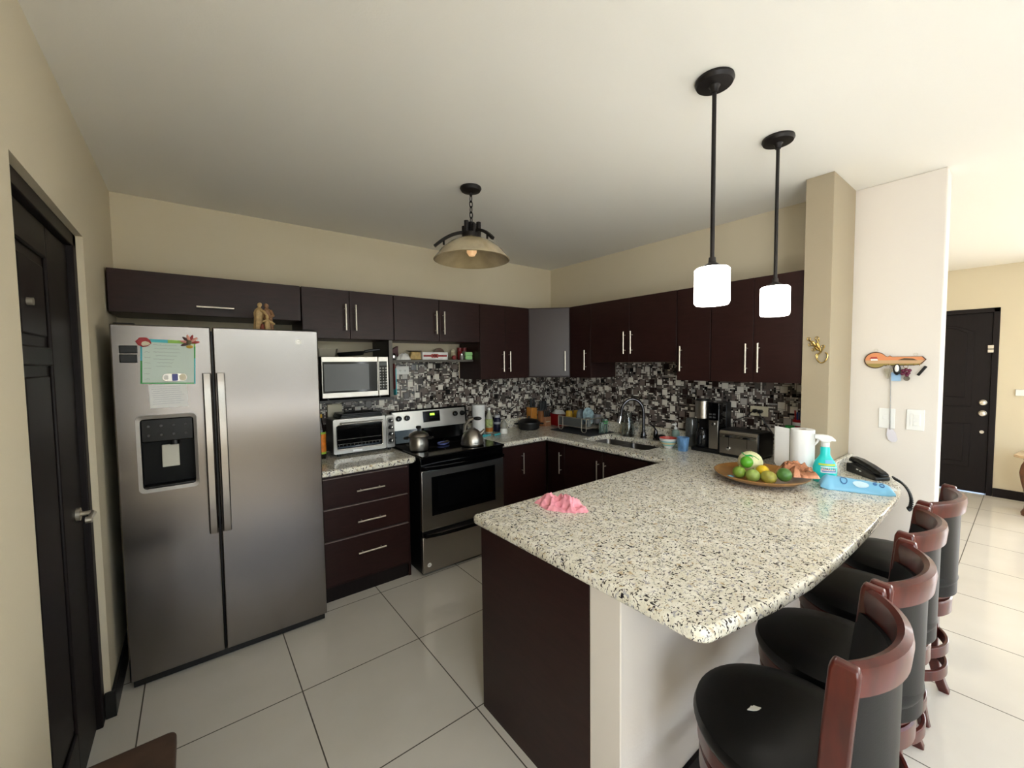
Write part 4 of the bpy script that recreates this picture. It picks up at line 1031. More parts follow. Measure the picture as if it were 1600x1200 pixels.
# drying mat and rack
t = on('drying_mat', 'dark grey drying mat under the dish rack', 'mat', -.21, -.63); o = t.location
MB(o).prism(rrect(-.40,-.040,-.925,-.395,.012), FXY, ZC, ZC+.006).build('mat', mat('charcoal microfibre', (46,48,52), .85, bump=.2, bscale=180), t, .002)
ZM = ZC+.0066
t = thing('dish_rack', 'silver wire dish rack with grey side panels on the drying mat', 'dish rack', (-.19,-.62,ZM)); o = t.location
rx0, rx1, ry0, ry1, zb1, zt1 = -.315, -.075, -.83, -.43, ZM+.045, ZM+.135
gs = mat('frosted steel panel', (120,122,124), .4, .7)
MB(o).box(rx0, rx0+.003, ry0+.07, ry1-.005, zb1, zt1).build('side_panel', gs, t, .001)
MB(o).box(rx1-.003, rx1, ry0+.02, ry1-.02, zb1, zt1).build('side_panel', gs, t, .001)
MB(o).box(rx0+.01, rx1-.01, ry1-.004, ry1-.001, zb1, zt1-.01).build('end_panel', gs, t, .001)
for y in (ry1-.012, ry0+.075, ):
    MB(o).tube([(rx0-.006,y,zt1),(rx0-.006,y,ZM+.02),(rx0-.006,y-.015,ZM+.005),(rx0-.006,y-.045,ZM+.005),(rx0-.006,y-.06,ZM+.02),(rx0-.006,y-.06,zt1)], .0042, 8).build('leg', M['nickel'], t)
    MB(o).tube([(rx1+.006,y,zt1),(rx1+.006,y,ZM+.02),(rx1+.006,y-.015,ZM+.005),(rx1+.006,y-.045,ZM+.005),(rx1+.006,y-.06,ZM+.02),(rx1+.006,y-.06,zt1)], .0042, 8).build('leg', M['nickel'], t)
MB(o).tube([(x,y,zt1) for x,y in rrect(rx0-.006,rx1+.006,ry0,ry1,.02)], .0042, 8, closed=True).tube([(x,y,zb1) for x,y in rrect(rx0,rx1,ry0,ry1,.02)], .0035, 8, closed=True).build('rim', M['nickel'], t)
w = MB(o)
for k in range(9):
    x = rx0+.015+.0265*k; w.tube([(x,ry0,zt1),(x,ry0,zb1),(x,ry1,zb1)], .0018, 5)
for k in range(7):
    y = ry0+.02+.055*k; w.cyl((rx0,y,zb1),(rx1,y,zb1),.0018,5)
w.build('wire_basket', M['nickel'], t)
zd = zb1+.0045
def dish(name, label, cat, x, y, prof, mm, tilt=0, ax='X', n=30, dz=0):
    d = thing(name, label, cat, (x, y, zd+dz), 'dishes in the drying rack')
    MB(d.location).lathe(prof, (x,y,zd+dz), n, Matrix.Rotation(tilt,3,ax), close=False).build('body', mm, d)
    return d
cupp = lambda r,h: [(r*.75,h*.02),(r*.8,0),(r,h),(r*.92,h),(r*.72,h*.08),(.001,h*.08)]
dish('cup', 'yellow cup nearest the red tub in the dish rack', 'cup', -.205, -.480, [(.030,.10),(.033,.10),(.040,.01),(.037,.01),(.030,.092),(.001,.10),(.001,.1)], M['yellow'], dz=.03)
dish('cup', 'second yellow cup further back in the dish rack', 'cup', -.130, -.515, [(.030,.10),(.033,.10),(.040,.01),(.037,.01),(.030,.092),(.001,.10)], M['yellow'], dz=.03)
dish('bowl', 'dark blue bowl turned over in the dish rack', 'bowl', -.165, -.615, [(.030,.10),(.034,.10),(.068,.012),(.064,.012),(.030,.09),(.001,.10)], M['blue'], dz=.03)
dish('plate', 'blue and cream patterned plate upright in the dish rack', 'plate', -.178, -.705, [(.001,0),(.05,.0),(.082,.012),(.084,.016),(.05,.006),(.001,.006)], mat('blue cream glaze', (150,176,184), .25, vary=.5, vscale=26), PI/2-.2, 'X', dz=.094)
dish('glass_cover', 'clear glass cover leaning in the middle of the dish rack', 'cover', -.222, -.672, [(.001,.012),(.05,.008),(.075,0),(.078,.001),(.05,.012),(.001,.016)], mat('grey clear glass', (150,160,164), .08, trans=.6), PI/2-.25, 'X', dz=.088)
dish('tumbler', 'clear tumbler upside down at the near end of the dish rack', 'glass', -.225, -.755, [(.026,.09),(.029,.0),(.027,.0),(.024,.085),(.001,.09)], mat('clear tumbler', (190,198,200), .06, trans=.7))
dish('mug', 'grey mug at the back of the dish rack', 'mug', -.125, -.785, [(.033,.085),(.036,.0),(.033,.0),(.031,.08),(.001,.085)], mat('grey mug glaze', (112,112,116), .3), dz=.03)
# green striped glasses and small bottle parts drying on the mat
for k, (x, y, h, lb) in enumerate(((-.115,-.875,.125,'green striped glass drying right of the dish rack'),(-.185,-.890,.105,'plain green tinted glass drying at the mat corner'))):
    t = thing('drinking_glass', lb, 'glass', (x, y, ZM), 'glasses on the drying mat'); o = t.location
    MB(o).lathe([(.024,h),(.032,0),(.030,0),(.022,h-.006),(.001,h-.006)], o, 24, close=False).build('glass', mat('green tinted glass %d' % k, (140,176,166), .06, trans=.75), t)
    if k == 0:
        for z in (.085,.102): MB(o).lathe([(.0272,z),(.0264,z+.008)], o, 24, close=False).build('green_stripe', M['green'], t)
# faucet
t = on('faucet', 'tall gooseneck faucet with a chrome spray head', 'faucet', -.085, -1.283); o = t.location
sp = [(-.085,-1.283,ZC+.01),(-.085,-1.283,1.10)]
for k in range(1, 13):
    a = PI*k/12; c = Vector((-.155,-1.215,1.135)); q = Vector((.070,-.068,0))
    sp.append(tuple(c+q*math.cos(a)+Vector((0,0,.125*math.sin(a)))))
sp.append((-.232,-1.142,1.10))
MB(o).tube(sp, .0135, 14).build('spout', M['gunmetal'], t)
MB(o).tube([(-.231,-1.143,1.105),(-.236,-1.140,1.075),(-.241,-1.137,1.045)], [.0145,.018,.019], 14).build('spray_head', M['chrome'], t)
MB(o).lathe([(.028,0),(.028,.008),(.021,.016),(.019,.05),(.0145,.06)], o, 24).build('base', M['gunmetal'], t)
t = on('soap_pump', 'dark chrome pump lever mounted beside the faucet', 'dispenser', -.085, -1.405); o = t.location
MB(o).lathe([(.024,0),(.024,.008),(.018,.016),(.020,.05),(.018,.075),(.010,.09),(.001,.094)], o, 22).build('body', M['gunmetal'], t)
MB(o).tube([o+Vector((0,0,.088)), o+Vector((-.008,.015,.115)), o+Vector((-.025,.045,.138))], [.008,.008,.006], 10).build('lever', M['gunmetal'], t)
t = on('scrub_brush', 'black round scrubber by the sink edge', 'scrubber', -.105, -1.475); o = t.location
MB(o).ball(o+Vector((0,0,.030)), .042, .042, .0295, 22, 12).build('scrubber', M['black_matte'], t, ang=60)
# clear pitcher behind the faucet
t = on('glass_pitcher', 'clear glass pitcher standing behind the faucet', 'pitcher', -.10, -1.13); o = t.location
MB(o).lathe([(.05,.002),(.054,0),(.060,.03),(.052,.10),(.036,.17),(.034,.20),(.040,.215),(.037,.215),(.031,.20),(.033,.17),(.049,.10),(.056,.03),(.05,.006),(.001,.006)], o, 32, close=False).build('body', M['glass'], t)
MB(o).tube([o+Vector((.02,-.036,.18)), o+Vector((.03,-.075,.16)), o+Vector((.03,-.08,.09)), o+Vector((.02,-.052,.06))], .006, 8).build('handle', M['glass'], t)
t = on('soap_bottle', 'clear hand soap bottle with white pump behind the bowl', 'soap dispenser', -.10, -1.600); o = t.location
MB(o).lathe([(.028,0),(.031,.005),(.031,.095),(.024,.112),(.012,.118)], o, 22).build('bottle', mat('pale green soap', (150,178,170), .12, trans=.3), t)
MB(o).lathe([(.014,.1182),(.014,.134),(.005,.138),(.005,.160),(.001,.16)], o, 16).box(-.148,-.092,-1.607,-1.593,ZC+.156,ZC+.168).build('pump', M['white'], t)
t = on('glass_jar', 'tall clear glass jar with chrome rim left of the coffee maker', 'jar', -.095, -1.735); o = t.location
MB(o).lathe([(.042,0),(.046,.006),(.046,.20),(.040,.225),(.036,.225),(.042,.198),(.042,.01),(.001,.01)], o, 28, close=False).build('jar', mat('smoky glass', (150,152,150), .05, trans=.8), t)
MB(o).lathe([(.030,.012),(.040,.04),(.040,.09),(.001,.095)], o, 24).build('contents', mat('brown jar contents', (104,76,66), .7, vary=.5, vscale=40), t)
t = on('cereal_bowl', 'white bowl with coloured stripes and red rim near the sink', 'bowl', -.300, -1.655); o = t.location
MB(o).lathe([(.030,.0),(.032,.006),(.050,.030),(.066,.060),(.070,.078),(.067,.078),(.060,.056),(.046,.028),(.028,.012),(.001,.012)], o, 36, close=False).build('bowl', M['white'], t)
for a, b, r0, r1, c in ((.020,.030,.0418,.0503,(120,200,200)),(.036,.044,.0548,.0606,(226,205,120)),(.050,.058,.0600,.0652,(110,190,205))):
    MB(o).lathe([(r0+.0012,a),(r1+.0012,b)], o, 36, close=False).build('stripe', mat('bowl stripe', c, .3), t)
MB(o).lathe([(.0695,.0785),(.0665,.0786),(.0605,.060),(.050,.036)], o, 36, close=False).build('red_interior', mat('red rim glaze', (196,84,78), .3), t)
t = on('cup', 'blue and white tapered ceramic cup in front of the coffee maker', 'cup', -.322, -1.790); o = t.location
MB(o).lathe([(.033,0),(.036,.004),(.045,.104),(.042,.104),(.033,.010),(.001,.010)], o, 32, close=False).build('cup', mat('blue white ceramic', (98,140,186), .3, vary=.45, vscale=32, vstretch=(1,1,.35)), t)
# coffee maker
t = on('coffee_maker', 'black and stainless drip coffee maker', 'coffee maker', -.15, -1.92); o = t.location
MB(o).box(-.245,-.045,-2.022,-1.812,ZC,ZC+.030).build('base', M['black'], t, .004)
MB(o).box(-.125,-.045,-2.020,-1.812,ZC+.0305,1.285).build('back_tower', M['black'], t, .006)
MB(o).box(-.240,-.1255,-2.020,-1.938,ZC+.0305,1.288).build('control_tower', M['black_gloss'], t, .006)
MB(o).box(-.245,-.2405,-2.015,-1.948,.945,1.155).build('silver_panel', M['steel2'], t, .002)
MB(o).lathe([(.013,0),(.012,.010),(.001,.011)], (-.2455,-1.982,1.130), 18, Matrix.Rotation(-PI/2,3,'Y')).build('dial', M['chrome'], t)
m = MB(o)
for i in range(2):
    for j in range(2): m.box(-.2425,-.2405,-1.995+.028*i,-1.975+.028*i,1.172+.022*j,1.184+.022*j)
m.build('button', mat('dim button', (64,64,66), .4), t)
MB(o).lathe([(.056,0),(.056,.135),(.001,.1352)], (-.183,-1.873,1.158), 36).build('brew_basket', M['steel2'], t, .002)
MB(o).lathe([(.055,0),(.050,.012),(.001,.013)], (-.183,-1.873,1.2935), 36).build('lid', M['black'], t)
cf = MB(o).lathe([(.044,0),(.050,.01),(.054,.06),(.048,.105),(.038,.125),(.040,.135),(.036,.135),(.034,.124),(.044,.10),(.050,.06),(.046,.012),(.001,.010)], (-.186,-1.873,ZC+.0308), 32, close=False).build('carafe', mat('dark carafe glass', (38,38,40), .05, trans=.5), t)
MB(o).tube([(-.235,-1.885,1.045),(-.262,-1.892,1.035),(-.262,-1.892,.975),(-.238,-1.886,.965)], .007, 8).build('carafe_handle', M['black'], cf)
# toaster
t = on('toaster', 'long black and stainless four-slice toaster', 'toaster', -.168, -2.170, None, math.radians(-3)); 
m = MB(); m.prism([(.115,.016),(.115,.15),(.10,.178),(.07,.19),(-.07,.19),(-.09,.184),(-.10,.17),(-.10,.016)], lambda u,v,a: (u,a,v), -.138, .138); m.build('body', M['black'], t, .008, 3)
MB().box(-.098,.112,-.130,.130,0,.0155).build('base', M['black_matte'], t, .003)
MB().prism([(-.102,.020),(-.1005,.020),(-.0985,.168),(-.092,.182),(-.094,.184),(-.1035,.170)], lambda u,v,a: (u,a,v), -.128, .128).build('front_plate', M['steel2'], t, .001)
m = MB()
for z in (.140,.150,.160): m.box(-.1075,-.1036,-.126,.126,z-.002,z+.002)
m.build('trim_line', M['chrome'], t)
for y in (.062,-.062):
    MB().box(-.1046,-.1037,y-.0015,y+.0015,.075,.137).build('lever_slot', M['black'], t)
    lv = MB().box(-.126,-.1077,y-.020,y+.020,.142,.156).build('lever', M['black'], t, .004)
    MB().box(-.128,-.1265,y-.012,y+.004,.146,.153).build('lever_cap', M['chrome'], lv)
    if y > 0: MB().lathe([(.014,0),(.012,.012),(.001,.013)], (-.104,y,.060), 18, Matrix.Rotation(-PI/2,3,'Y')).build('dial', M['chrome'], t)
m = MB()
for x in (-.052,-.012,.028,.068): m.box(x-.008,x+.008,-.118,.118,.1895,.1915)
m.build('slot', M['black_matte'], t)
m = MB()
for x in (-.032,.008,.048): m.box(x-.004,x+.004,-.118,.118,.1895,.1925)
m.build('slot_rail', M['steel_dark'], t)
t = on('green_cap_bottle', 'bottle with a bright green cap behind the large paper towel roll', 'bottle', -.150, -2.440); o = t.location
MB(o).lathe([(.026,0),(.028,.005),(.028,.15),(.022,.19),(.016,.205)], o, 20).build('bottle', mat('olive glass', (120,124,88), .15), t)
MB(o).lathe([(.027,.2055),(.027,.250),(.001,.251)], o, 22).build('cap', M['green'], t)
t = on('pen_cup', 'red cup holding pens against the column', 'pen holder', -.070, -2.470); o = t.location
MB(o).lathe([(.034,0),(.040,.285),(.037,.285),(.032,.006),(.001,.006)], o, 26, close=False).build('cup', M['red'], t)
MB(o).lathe([(.0396,.246),(.0402,.268)], o, 26, close=False).build('white_band', M['white'], t)
for k, (dx, dy, h, mm, lb) in enumerate(((-.010,.024,.345,'red','red pen leaning left in the red cup'),(-.02,.008,.335,'blue','blue pen at the front of the red cup'),(.006,.0,.332,'navy','navy pen in the middle of the red cup'),(-.016,-.014,.350,'white','white pen at the right of the red cup'),(.008,-.022,.365,'red','tall red pen next to the column in the red cup'))):
    p = thing('pen', lb, 'pen', (o.x+dx*.5, o.y+dy*.5, ZC+.008), 'pens in the cup')
    MB(p.location).tube([(o.x+dx*.5,o.y+dy*.5,ZC+.008),(o.x+dx,o.y+dy,ZC+h)], [.0045,.005], 8).build('barrel', M[mm], p)

# ================================================================ BREAKFAST BAR ITEMS
px, py = -.735, -2.485
t = on('fruit_plate', 'round wooden plate piled with fruit on the breakfast bar', 'plate', px, py); o = t.location
wood = mat('golden brown lacquer', (150,108,58), .3, coat=.5, vary=.3, vscale=10)
MB(o).lathe([(.120,0),(.125,.006),(.180,.016),(.225,.036),(.236,.048),(.232,.050),(.220,.042),(.175,.024),(.120,.014),(.001,.013)], o, 64, close=False).build('plate', wood, t)
ZP = ZC+.0135
def fruit(name, label, cat, dx, dy, r, mm, fn=None, sz=1, dz=0, group='fruit on the plate', sx=1, rz=0, stem=None):
    z = ZP+r*sz+.0006+dz
    f = thing(name, label, cat, (px+dx, py+dy, z), group)
    ob = MB(f.location).ball(f.location, r*sx, r, r*sz, 28, 18, fn, rotz(rz)).build('flesh', mm, f, ang=80)
    if stem: MB(f.location).tube([(px+dx,py+dy,z+r*sz*.96),(px+dx+.004,py+dy,z+r*sz+.007)], [.003,.0022], 6).build('stem', stem, f)
    return f
lime = mat('lime skin', (122,152,58), .35, vary=.18, vscale=40, bump=.06, bscale=160)
lime2 = mat('yellowing lime skin', (146,168,84), .35, vary=.18, vscale=40, bump=.06, bscale=160)
brightlime = mat('bright green lime skin', (88,160,42), .3, vary=.12, vscale=30, bump=.04, bscale=160)
mel = mat('pale melon skin', (218,216,168), .5, vary=.08, vscale=30, bump=.08, bscale=120)
stm = mat('dry stem', (120,124,70), .7)
# view direction on the bar is roughly (+.95,+.31): "u" runs to the right in the photo
ux, uy = .31, -.95; vx, vy = .95, .31
def P2(u, v): return (u*ux+v*vx, u*uy+v*vy)
def fr(name, label, cat, u, v, *a, **k):
    dx, dy = P2(u, v); return fruit(name, label, cat, dx, dy, *a, **k)
fr('melon', 'pale round melon at the back of the fruit plate', 'melon', -.055, .085, .066, mel, stem=stm)
fr('lime', 'lime at the front left of the fruit plate', 'lime', -.098, -.075, .0345, lime, sz=.95, dz=.006, stem=stm)
fr('lime', 'pale lime at the front centre of the fruit plate', 'lime', -.030, -.100, .0365, lime2, sz=.95, stem=stm)
fr('lime', 'bright green fruit stacked on top of the other limes', 'lime', -.064, -.050, .0330, brightlime, dz=.062)
MB((0,0,0))
fr('lemon', 'yellow lemon between the limes on the fruit plate', 'lemon', .012, -.020, .034, mat('lemon skin', (226,190,40), .4, bump=.05, bscale=150), sx=1.2, rz=.6, dz=.012)
fr('mango', 'yellow green mottled mango at the front of the fruit plate', 'mango', .044, -.098, .038, mat('mottled mango skin', (164,158,72), .4, vary=.3, vscale=24), sx=1.08, sz=.92, rz=.9)
fr('avocado', 'dark green smooth fruit right of the mottled mango', 'avocado', .114, -.070, .036, mat('dark green skin', (84,128,62), .35, vary=.25, vscale=24), sx=1.2, rz=.3, dz=.016)
# knotted green tie of the produce net
dx, dy = P2(-.064, -.05); zt_ = ZP+.062+.0655
t = thing('net_tie', 'knotted green plastic net tie on the topmost green fruit', 'tie', (px+dx, py+dy, zt_)); o = t.location
A_ = Vector((ux,uy,0)); U_ = Vector((0,0,1))
MB(o).tube([o+A_*-.026+U_*.022, o+A_*-.012+U_*.008, o+U_*.004, o+A_*.016+U_*.010, o+A_*.040+U_*.003, o+A_*.060+U_*-.012], [.002,.003,.005,.003,.002,.0015], 6).tube([o+A_*-.002+U_*.003, o+A_*.022+U_*.006, o+A_*.03+U_*-.004], [.004,.003,.001], 6).build('tie', M['green'], t)
dx, dy = P2(.168, .015)
t = thing('snack_bag', 'crumpled copper coloured foil bag on the right of the fruit plate', 'snack bag', (px+dx, py+dy, ZP+.03)); o = t.location
m = crumple(MB(o), (px+dx, py+dy, ZC+.0525), tuple(A_*.094), tuple(Vector((vx,vy,0))*.060), .080, 27, freq=15, edge=.30, sharp=1.2, flat=.35)
m.build('bag', mat('copper foil', (164,112,84), .27, .75), t, ang=25)
dx, dy = P2(-.150, -.080)
t = thing('candy_wrapper', 'small shiny blue wrapper at the left front of the fruit plate', 'wrapper', (px+dx, py+dy, ZP+.004)); o = t.location
crumple(MB(o), (px+dx, py+dy, ZP+.006), (.014,-.022,0), (.010,.006,0), .012, 5, freq=50).build('wrapper', mat('light blue foil', (130,190,215), .25, .5), t, ang=25)
# big paper towel roll
t = on('paper_towel_roll', 'large white paper towel roll standing on the breakfast bar', 'paper towel roll', -.456, -2.602); o = t.location
MB(o).lathe([(.020,0),(.0585,0),(.060,.002),(.060,.277),(.0585,.279),(.020,.279),(.020,0)], o, 48, close=False).build('roll', M['paper'], t)
MB(o).lathe([(.0195,.001),(.0195,.278),(.0180,.278),(.0180,.001),(.0195,.001)], o, 24, close=False).build('core', mat('cardboard', (150,124,92), .8), t)
sv = []; 
for k in range(11):
    a = math.radians(150) - k*.0; q = k/10
    b = Vector((-.4755,-2.5430,0)); d = Vector((.02,.97,0)); sv.append((b + d*(.088*q) + Vector((.012*q*q,0,0)), q))
vs = []; fs = []
for (p, q) in sv:
    zl = ZC+.004+.060*q*q; zh = ZC+.277+.006*q
    for (z, off) in ((zl,0),(zh,0),(zh,.0012),(zl,.0012)): vs.append((p.x+off*.95, p.y+off*.3, z))
for i in range(10):
    for k in range(4):
        k2 = (k+1) % 4; fs.append((i*4+k, i*4+k2, (i+1)*4+k2, (i+1)*4+k))
fs += [(3,2,1,0), (40,41,42,43)]
MB(o).add(vs, fs).build('loose_sheet', M['paper'], t, ang=60)
# spray bottle
t = on('spray_bottle', 'turquoise cleaning spray bottle with white trigger', 'spray bottle', -.489, -2.721, None, math.atan2(uy, ux)); 
# local x runs along the label width, local -y faces the seat side
tq = mat('turquoise cleaner', (44,204,200), .25)
m = MB(); prof = [(.050,0),(.054,.006),(.056,.05),(.055,.085),(.046,.115),(.030,.140),(.0225,.155),(.0225,.190),(.018,.198)]
m.lathe(prof, (0,0,0), 36, sy=.62); m.build('bottle', tq, t, ang=60)
lb = MB()
def lbl(mb, x0, x1, z0, z1, n=8, e=.0012):
    vs = []; fs = []
    for j, z in enumerate((z0, z1)):
        rr = [p for p in prof]
        R = next(a[0]+(b[0]-a[0])*(z-a[1])/(b[1]-a[1]) for a, b in zip(prof, prof[1:]) if a[1] <= z <= b[1])+e
        for k in range(n+1):
            x = x0+(x1-x0)*k/n; x = max(-R*.99, min(R*.99, x)); vs.append((x, -math.sqrt(max(0, R*R-x*x))*.62, z))
    for k in range(n): fs.append((k, k+1, n+2+k, n+1+k))
    mb.add(vs, fs); return mb
lbl(lb, -.020, .050, .058, .092); lb.build('label', M['white'], t)
m = MB()
sw = 'CLORALEX'
for i, ch in enumerate(sw):
    x = -.0145+.0083*i; y = -math.sqrt(.0565**2-x*x)*.62-.0016
    m.text(ch, .0155, Matrix.Translation((x, y, .078)) @ RX, .0002)
m.build('label_text', mat('label red', (196,40,60), .5), t)
lbl(MB(), -.015, .048, .064, .069, e=.0018).build('label_line', mat('label blue', (50,90,170), .5), t)
lbl(MB(), -.030, .044, .098, .108, e=.0018).build('yellow_band', mat('label yellow', (190,205,70), .5), t)
lbl(MB(), 0, .036, .110, .128, e=.0018).build('blue_patch', mat('label pale blue', (110,180,225), .5), t)
MB().lathe([(.0185,.1985),(.0195,.200),(.0195,.222),(.016,.224)], (0,0,0), 22).build('collar', M['white'], t)
MB().prism([(-.052,.252),(-.050,.240),(-.034,.238),(-.020,.228),(-.016,.2245),(.018,.2245),(.026,.232),(.046,.232),(.045,.240),(.030,.255),(.010,.263),(-.015,.265),(-.050,.264)], lambda u,v,a: (u,a,v), -.012, .012).build('sprayer_head', M['white'], t, .004)
MB().tube([(-.030,0,.240),(-.036,0,.222),(-.049,0,.203)], [.0065,.006,.005], 8).build('trigger', M['white'], t)
# wipes pack
t = on('wipes_pack', 'light blue patterned pack of wet wipes lying on the breakfast bar', 'wipes pack', -.552, -2.868, None, math.atan2(-.262, .095))
m = MB(); nx_, ny_ = 30, 10; vs = []; fs = []
for j in range(2):
    for i in range(nx_+1):
        for k in range(ny_+1):
            u = i/nx_*2-1; v = k/ny_*2-1
            e = min(1, (1-abs(u))*5); w = .054+.006*math.sin(u*7)*(abs(u) > .7)
            h = (.012+.046*e**.6*(1-abs(v)**2.0*.93)*(1-.25*u))*(1-(abs(v)**8)*.5)+.003*noise.noise(Vector((u*5, v*4, 2)))
            z = .0005+.002*(1-e)*4 if j == 0 else max(.003, h)+.002*(1-e)*4
            vs.append((u*.148, v*w, z))
Nn = (nx_+1)*(ny_+1)
for i in range(nx_):
    for k in range(ny_):
        a = i*(ny_+1)+k; b = a+ny_+1
        fs.append((Nn+a, Nn+b, Nn+b+1, Nn+a+1)); fs.append((a+1, b+1, b, a))
for i in range(nx_):
    a = i*(ny_+1); b = a+ny_+1; fs.append((a, b, Nn+b, Nn+a)); a += ny_; b += ny_; fs.append((b, a, Nn+a, Nn+b))
for k in range(ny_):
    fs.append((k+1, k, Nn+k, Nn+k+1)); a = nx_*(ny_+1)+k; fs.append((a, a+1, Nn+a+1, Nn+a))
m.add(vs, fs); m.build('pack', mat('light blue film', (130,196,232), .28), t, ang=50)
def wz(u, v):
    e = min(1, (1-abs(u))*5)
    return (.012+.046*e**.6*(1-abs(v)**2.0*.93)*(1-.25*u))*(1-(abs(v)**8)*.5)+.003*noise.noise(Vector((u*5, v*4, 2)))+.002*(1-e)*4
def patch(cx, cy, rx, ry, mm, name, ring=False, n=20, lift=.0012):
    if cy < -.3: lift = .0045
    m = MB(); q = [(cx+rx*math.cos(2*PI*k/n), cy+ry*math.sin(2*PI*k/n)) for k in range(n)]
    if ring:
        m.tube([(x*.148, y*.054, wz(x, y)+lift) for x, y in q], .0022, 6, closed=True)
    else:
        vs = []
        for rr in (1.0, .75, .5, .25):
            for x, y in q:
                x2, y2 = cx+(x-cx)*rr, cy+(y-cy)*rr; vs.append((x2*.148, y2*.054-(.002 if cy < -.3 else 0), wz(x2, y2)+lift))
        vs.append((cx*.148, cy*.054-(.002 if cy < -.3 else 0), wz(cx, cy)+lift))
        fs_ = [(r_*n+k, r_*n+(k+1) % n, (r_+1)*n+(k+1) % n, (r_+1)*n+k) for r_ in range(3) for k in range(n)]
        m.add(vs, fs_+[(3*n+k, 3*n+(k+1) % n, 4*n) for k in range(n)])
    m.build(name, mm, t)
dkb = mat('pack dark blue print', (54,110,170), .35); wht = mat('pack pale print', (206,232,244), .3)
patch(.02, .25, .28, .30, wht, 'flap'); patch(.12, -.62, .22, .22, wht, 'white_print')
patch(-.34, -.52, .09, .24, dkb, 'flower_print', True); patch(-.42, .18, .14, .10, dkb, 'leaf_print'); patch(.55, .15, .07, .14, dkb, 'leaf_print'); patch(.70, .2, .05, .2, dkb, 'leaf_print')
patch(.50, -.45, .06, .15, dkb, 'leaf_print'); patch(.68, -.5, .06, .15, dkb, 'flower_print', True); patch(-.62, .55, .06, .1, dkb, 'leaf_print')
# clear plastic wrap
t = on('plastic_wrap', 'crumpled clear plastic sheet at the end of the wipes pack', 'plastic wrap', -.470, -2.995); o = t.location
crumple(MB(o), (-.40, -2.960, ZC-.0008), (.045,-.012,0), (.012,.045,0), .020, 12, freq=30).build('wrap', mat('milky plastic', (225,228,228), .25), t, ang=25)
# telephone
t = on('telephone', 'black corded desk telephone at the wall end of the breakfast bar', 'telephone', -.165, -2.845, None, math.atan2(-.27, -.24)); 
# local x along the handset, z up
MB().prism([(-.115,0),(.105,0),(.105,.022),(-.06,.052),(-.115,.055)], lambda u,v,a: (u,a,v), -.042, .042).build('base', M['black'], t, .008, 3)
MB().prism([(-.122,.058),(-.075,.058),(-.06,.063),(.055,.036),(.072,.0265),(.118,.022),(.122,.040),(.10,.052),(.03,.073),(-.05,.090),(-.105,.092),(-.122,.080)], lambda u,v,a: (u,a,v), -.024, .024).build('handset', M['black_gloss'], t, .009, 3)
m = MB()
for k in range(2): m.box(-.03+.022*k,-.016+.022*k,-.0438,-.0422,.030-.004*k,.036-.004*k)
m.build('indicator', M['white'], t)
t = thing('phone_cord', 'black coiled telephone cord hanging over the bar end', 'cord', (-.30,-3.0,ZC)); o = t.location
path = [Vector(p) for p in ((-.272,-2.972,ZC+.036),(-.33,-3.010,ZC+.032),(-.37,-3.034,ZC+.022),(-.385,-3.052,ZC-.005),(-.388,-3.060,ZC-.04),(-.392,-3.058,ZC-.075),(-.402,-3.052,ZC-.085))]
pts = []; L_ = len(path)-1; n = 220
for k in range(n+1):
    s_ = k/n*L_; i = min(int(s_), L_-1); f_ = s_-i
    p0, p1, p2, p3 = path[max(i-1,0)], path[i], path[i+1], path[min(i+2,L_)]
    c = .5*((2*p1)+(p2-p0)*f_+(2*p0-5*p1+4*p2-p3)*f_*f_+(3*p1-p0-3*p2+p3)*f_**3)
    a = k*.62; pts.append(c+Vector((math.cos(a), math.sin(a)*.6, math.sin(a)*.8))*.0085)
MB(o).tube(pts, .0042, 6).build('cord', M['black'], t)
# pink bag
t = on('pink_cloth', 'crumpled pink cloth lying at the near corner of the breakfast bar', 'cloth', -1.895, -2.065); o = t.location
pk = mat('pink cloth', (248,158,172), .6, vary=.26, vscale=26, bump=.1, bscale=60)
crumple(MB(o), (-1.895,-2.065,ZC-.0008), (.040,-.128,0), (.078,.020,0), .064, 33, nr=30, na=120, freq=17, edge=.30, sharp=1.45, flat=.16).build('cloth', pk, t, ang=30)
# ================================================================ PENDANTS
for (x, y, lb) in ((-1.672,-2.655,'lit white glass pendant lamp nearer the camera on a long dark rod'), (-1.024,-2.643,'lit white glass pendant lamp nearer the column on a long dark rod')):
    t = thing('pendant_lamp', lb, 'pendant lamp', (x, y, HC), 'pendant lamps over the bar'); o = t.location
    MB(o).lathe([(.066,-.0005),(.068,-.010),(.062,-.022),(.020,-.026),(.014,-.034),(.012,-.05),(.001,-.05)], o, 36).build('canopy', M['bronze'], t)
    MB(o).cyl((x,y,HC-.049),(x,y,1.975),.0078,12).build('rod', M['bronze'], t)
    MB(o).lathe([(.012,1.985-HC),(.014,1.965-HC),(.030,1.955-HC),(.034,1.947-HC),(.001,1.946-HC)], o, 24).build('socket_cap', M['bronze'], t)
    MB(o).lathe([(.030,1.9465-HC),(.056,1.945-HC),(.0625,1.938-HC),(.0625,1.815-HC),(.057,1.806-HC),(.030,1.803-HC),(.001,1.803-HC)], o, 40).build('lamp_shade', M['shade_on'], t)
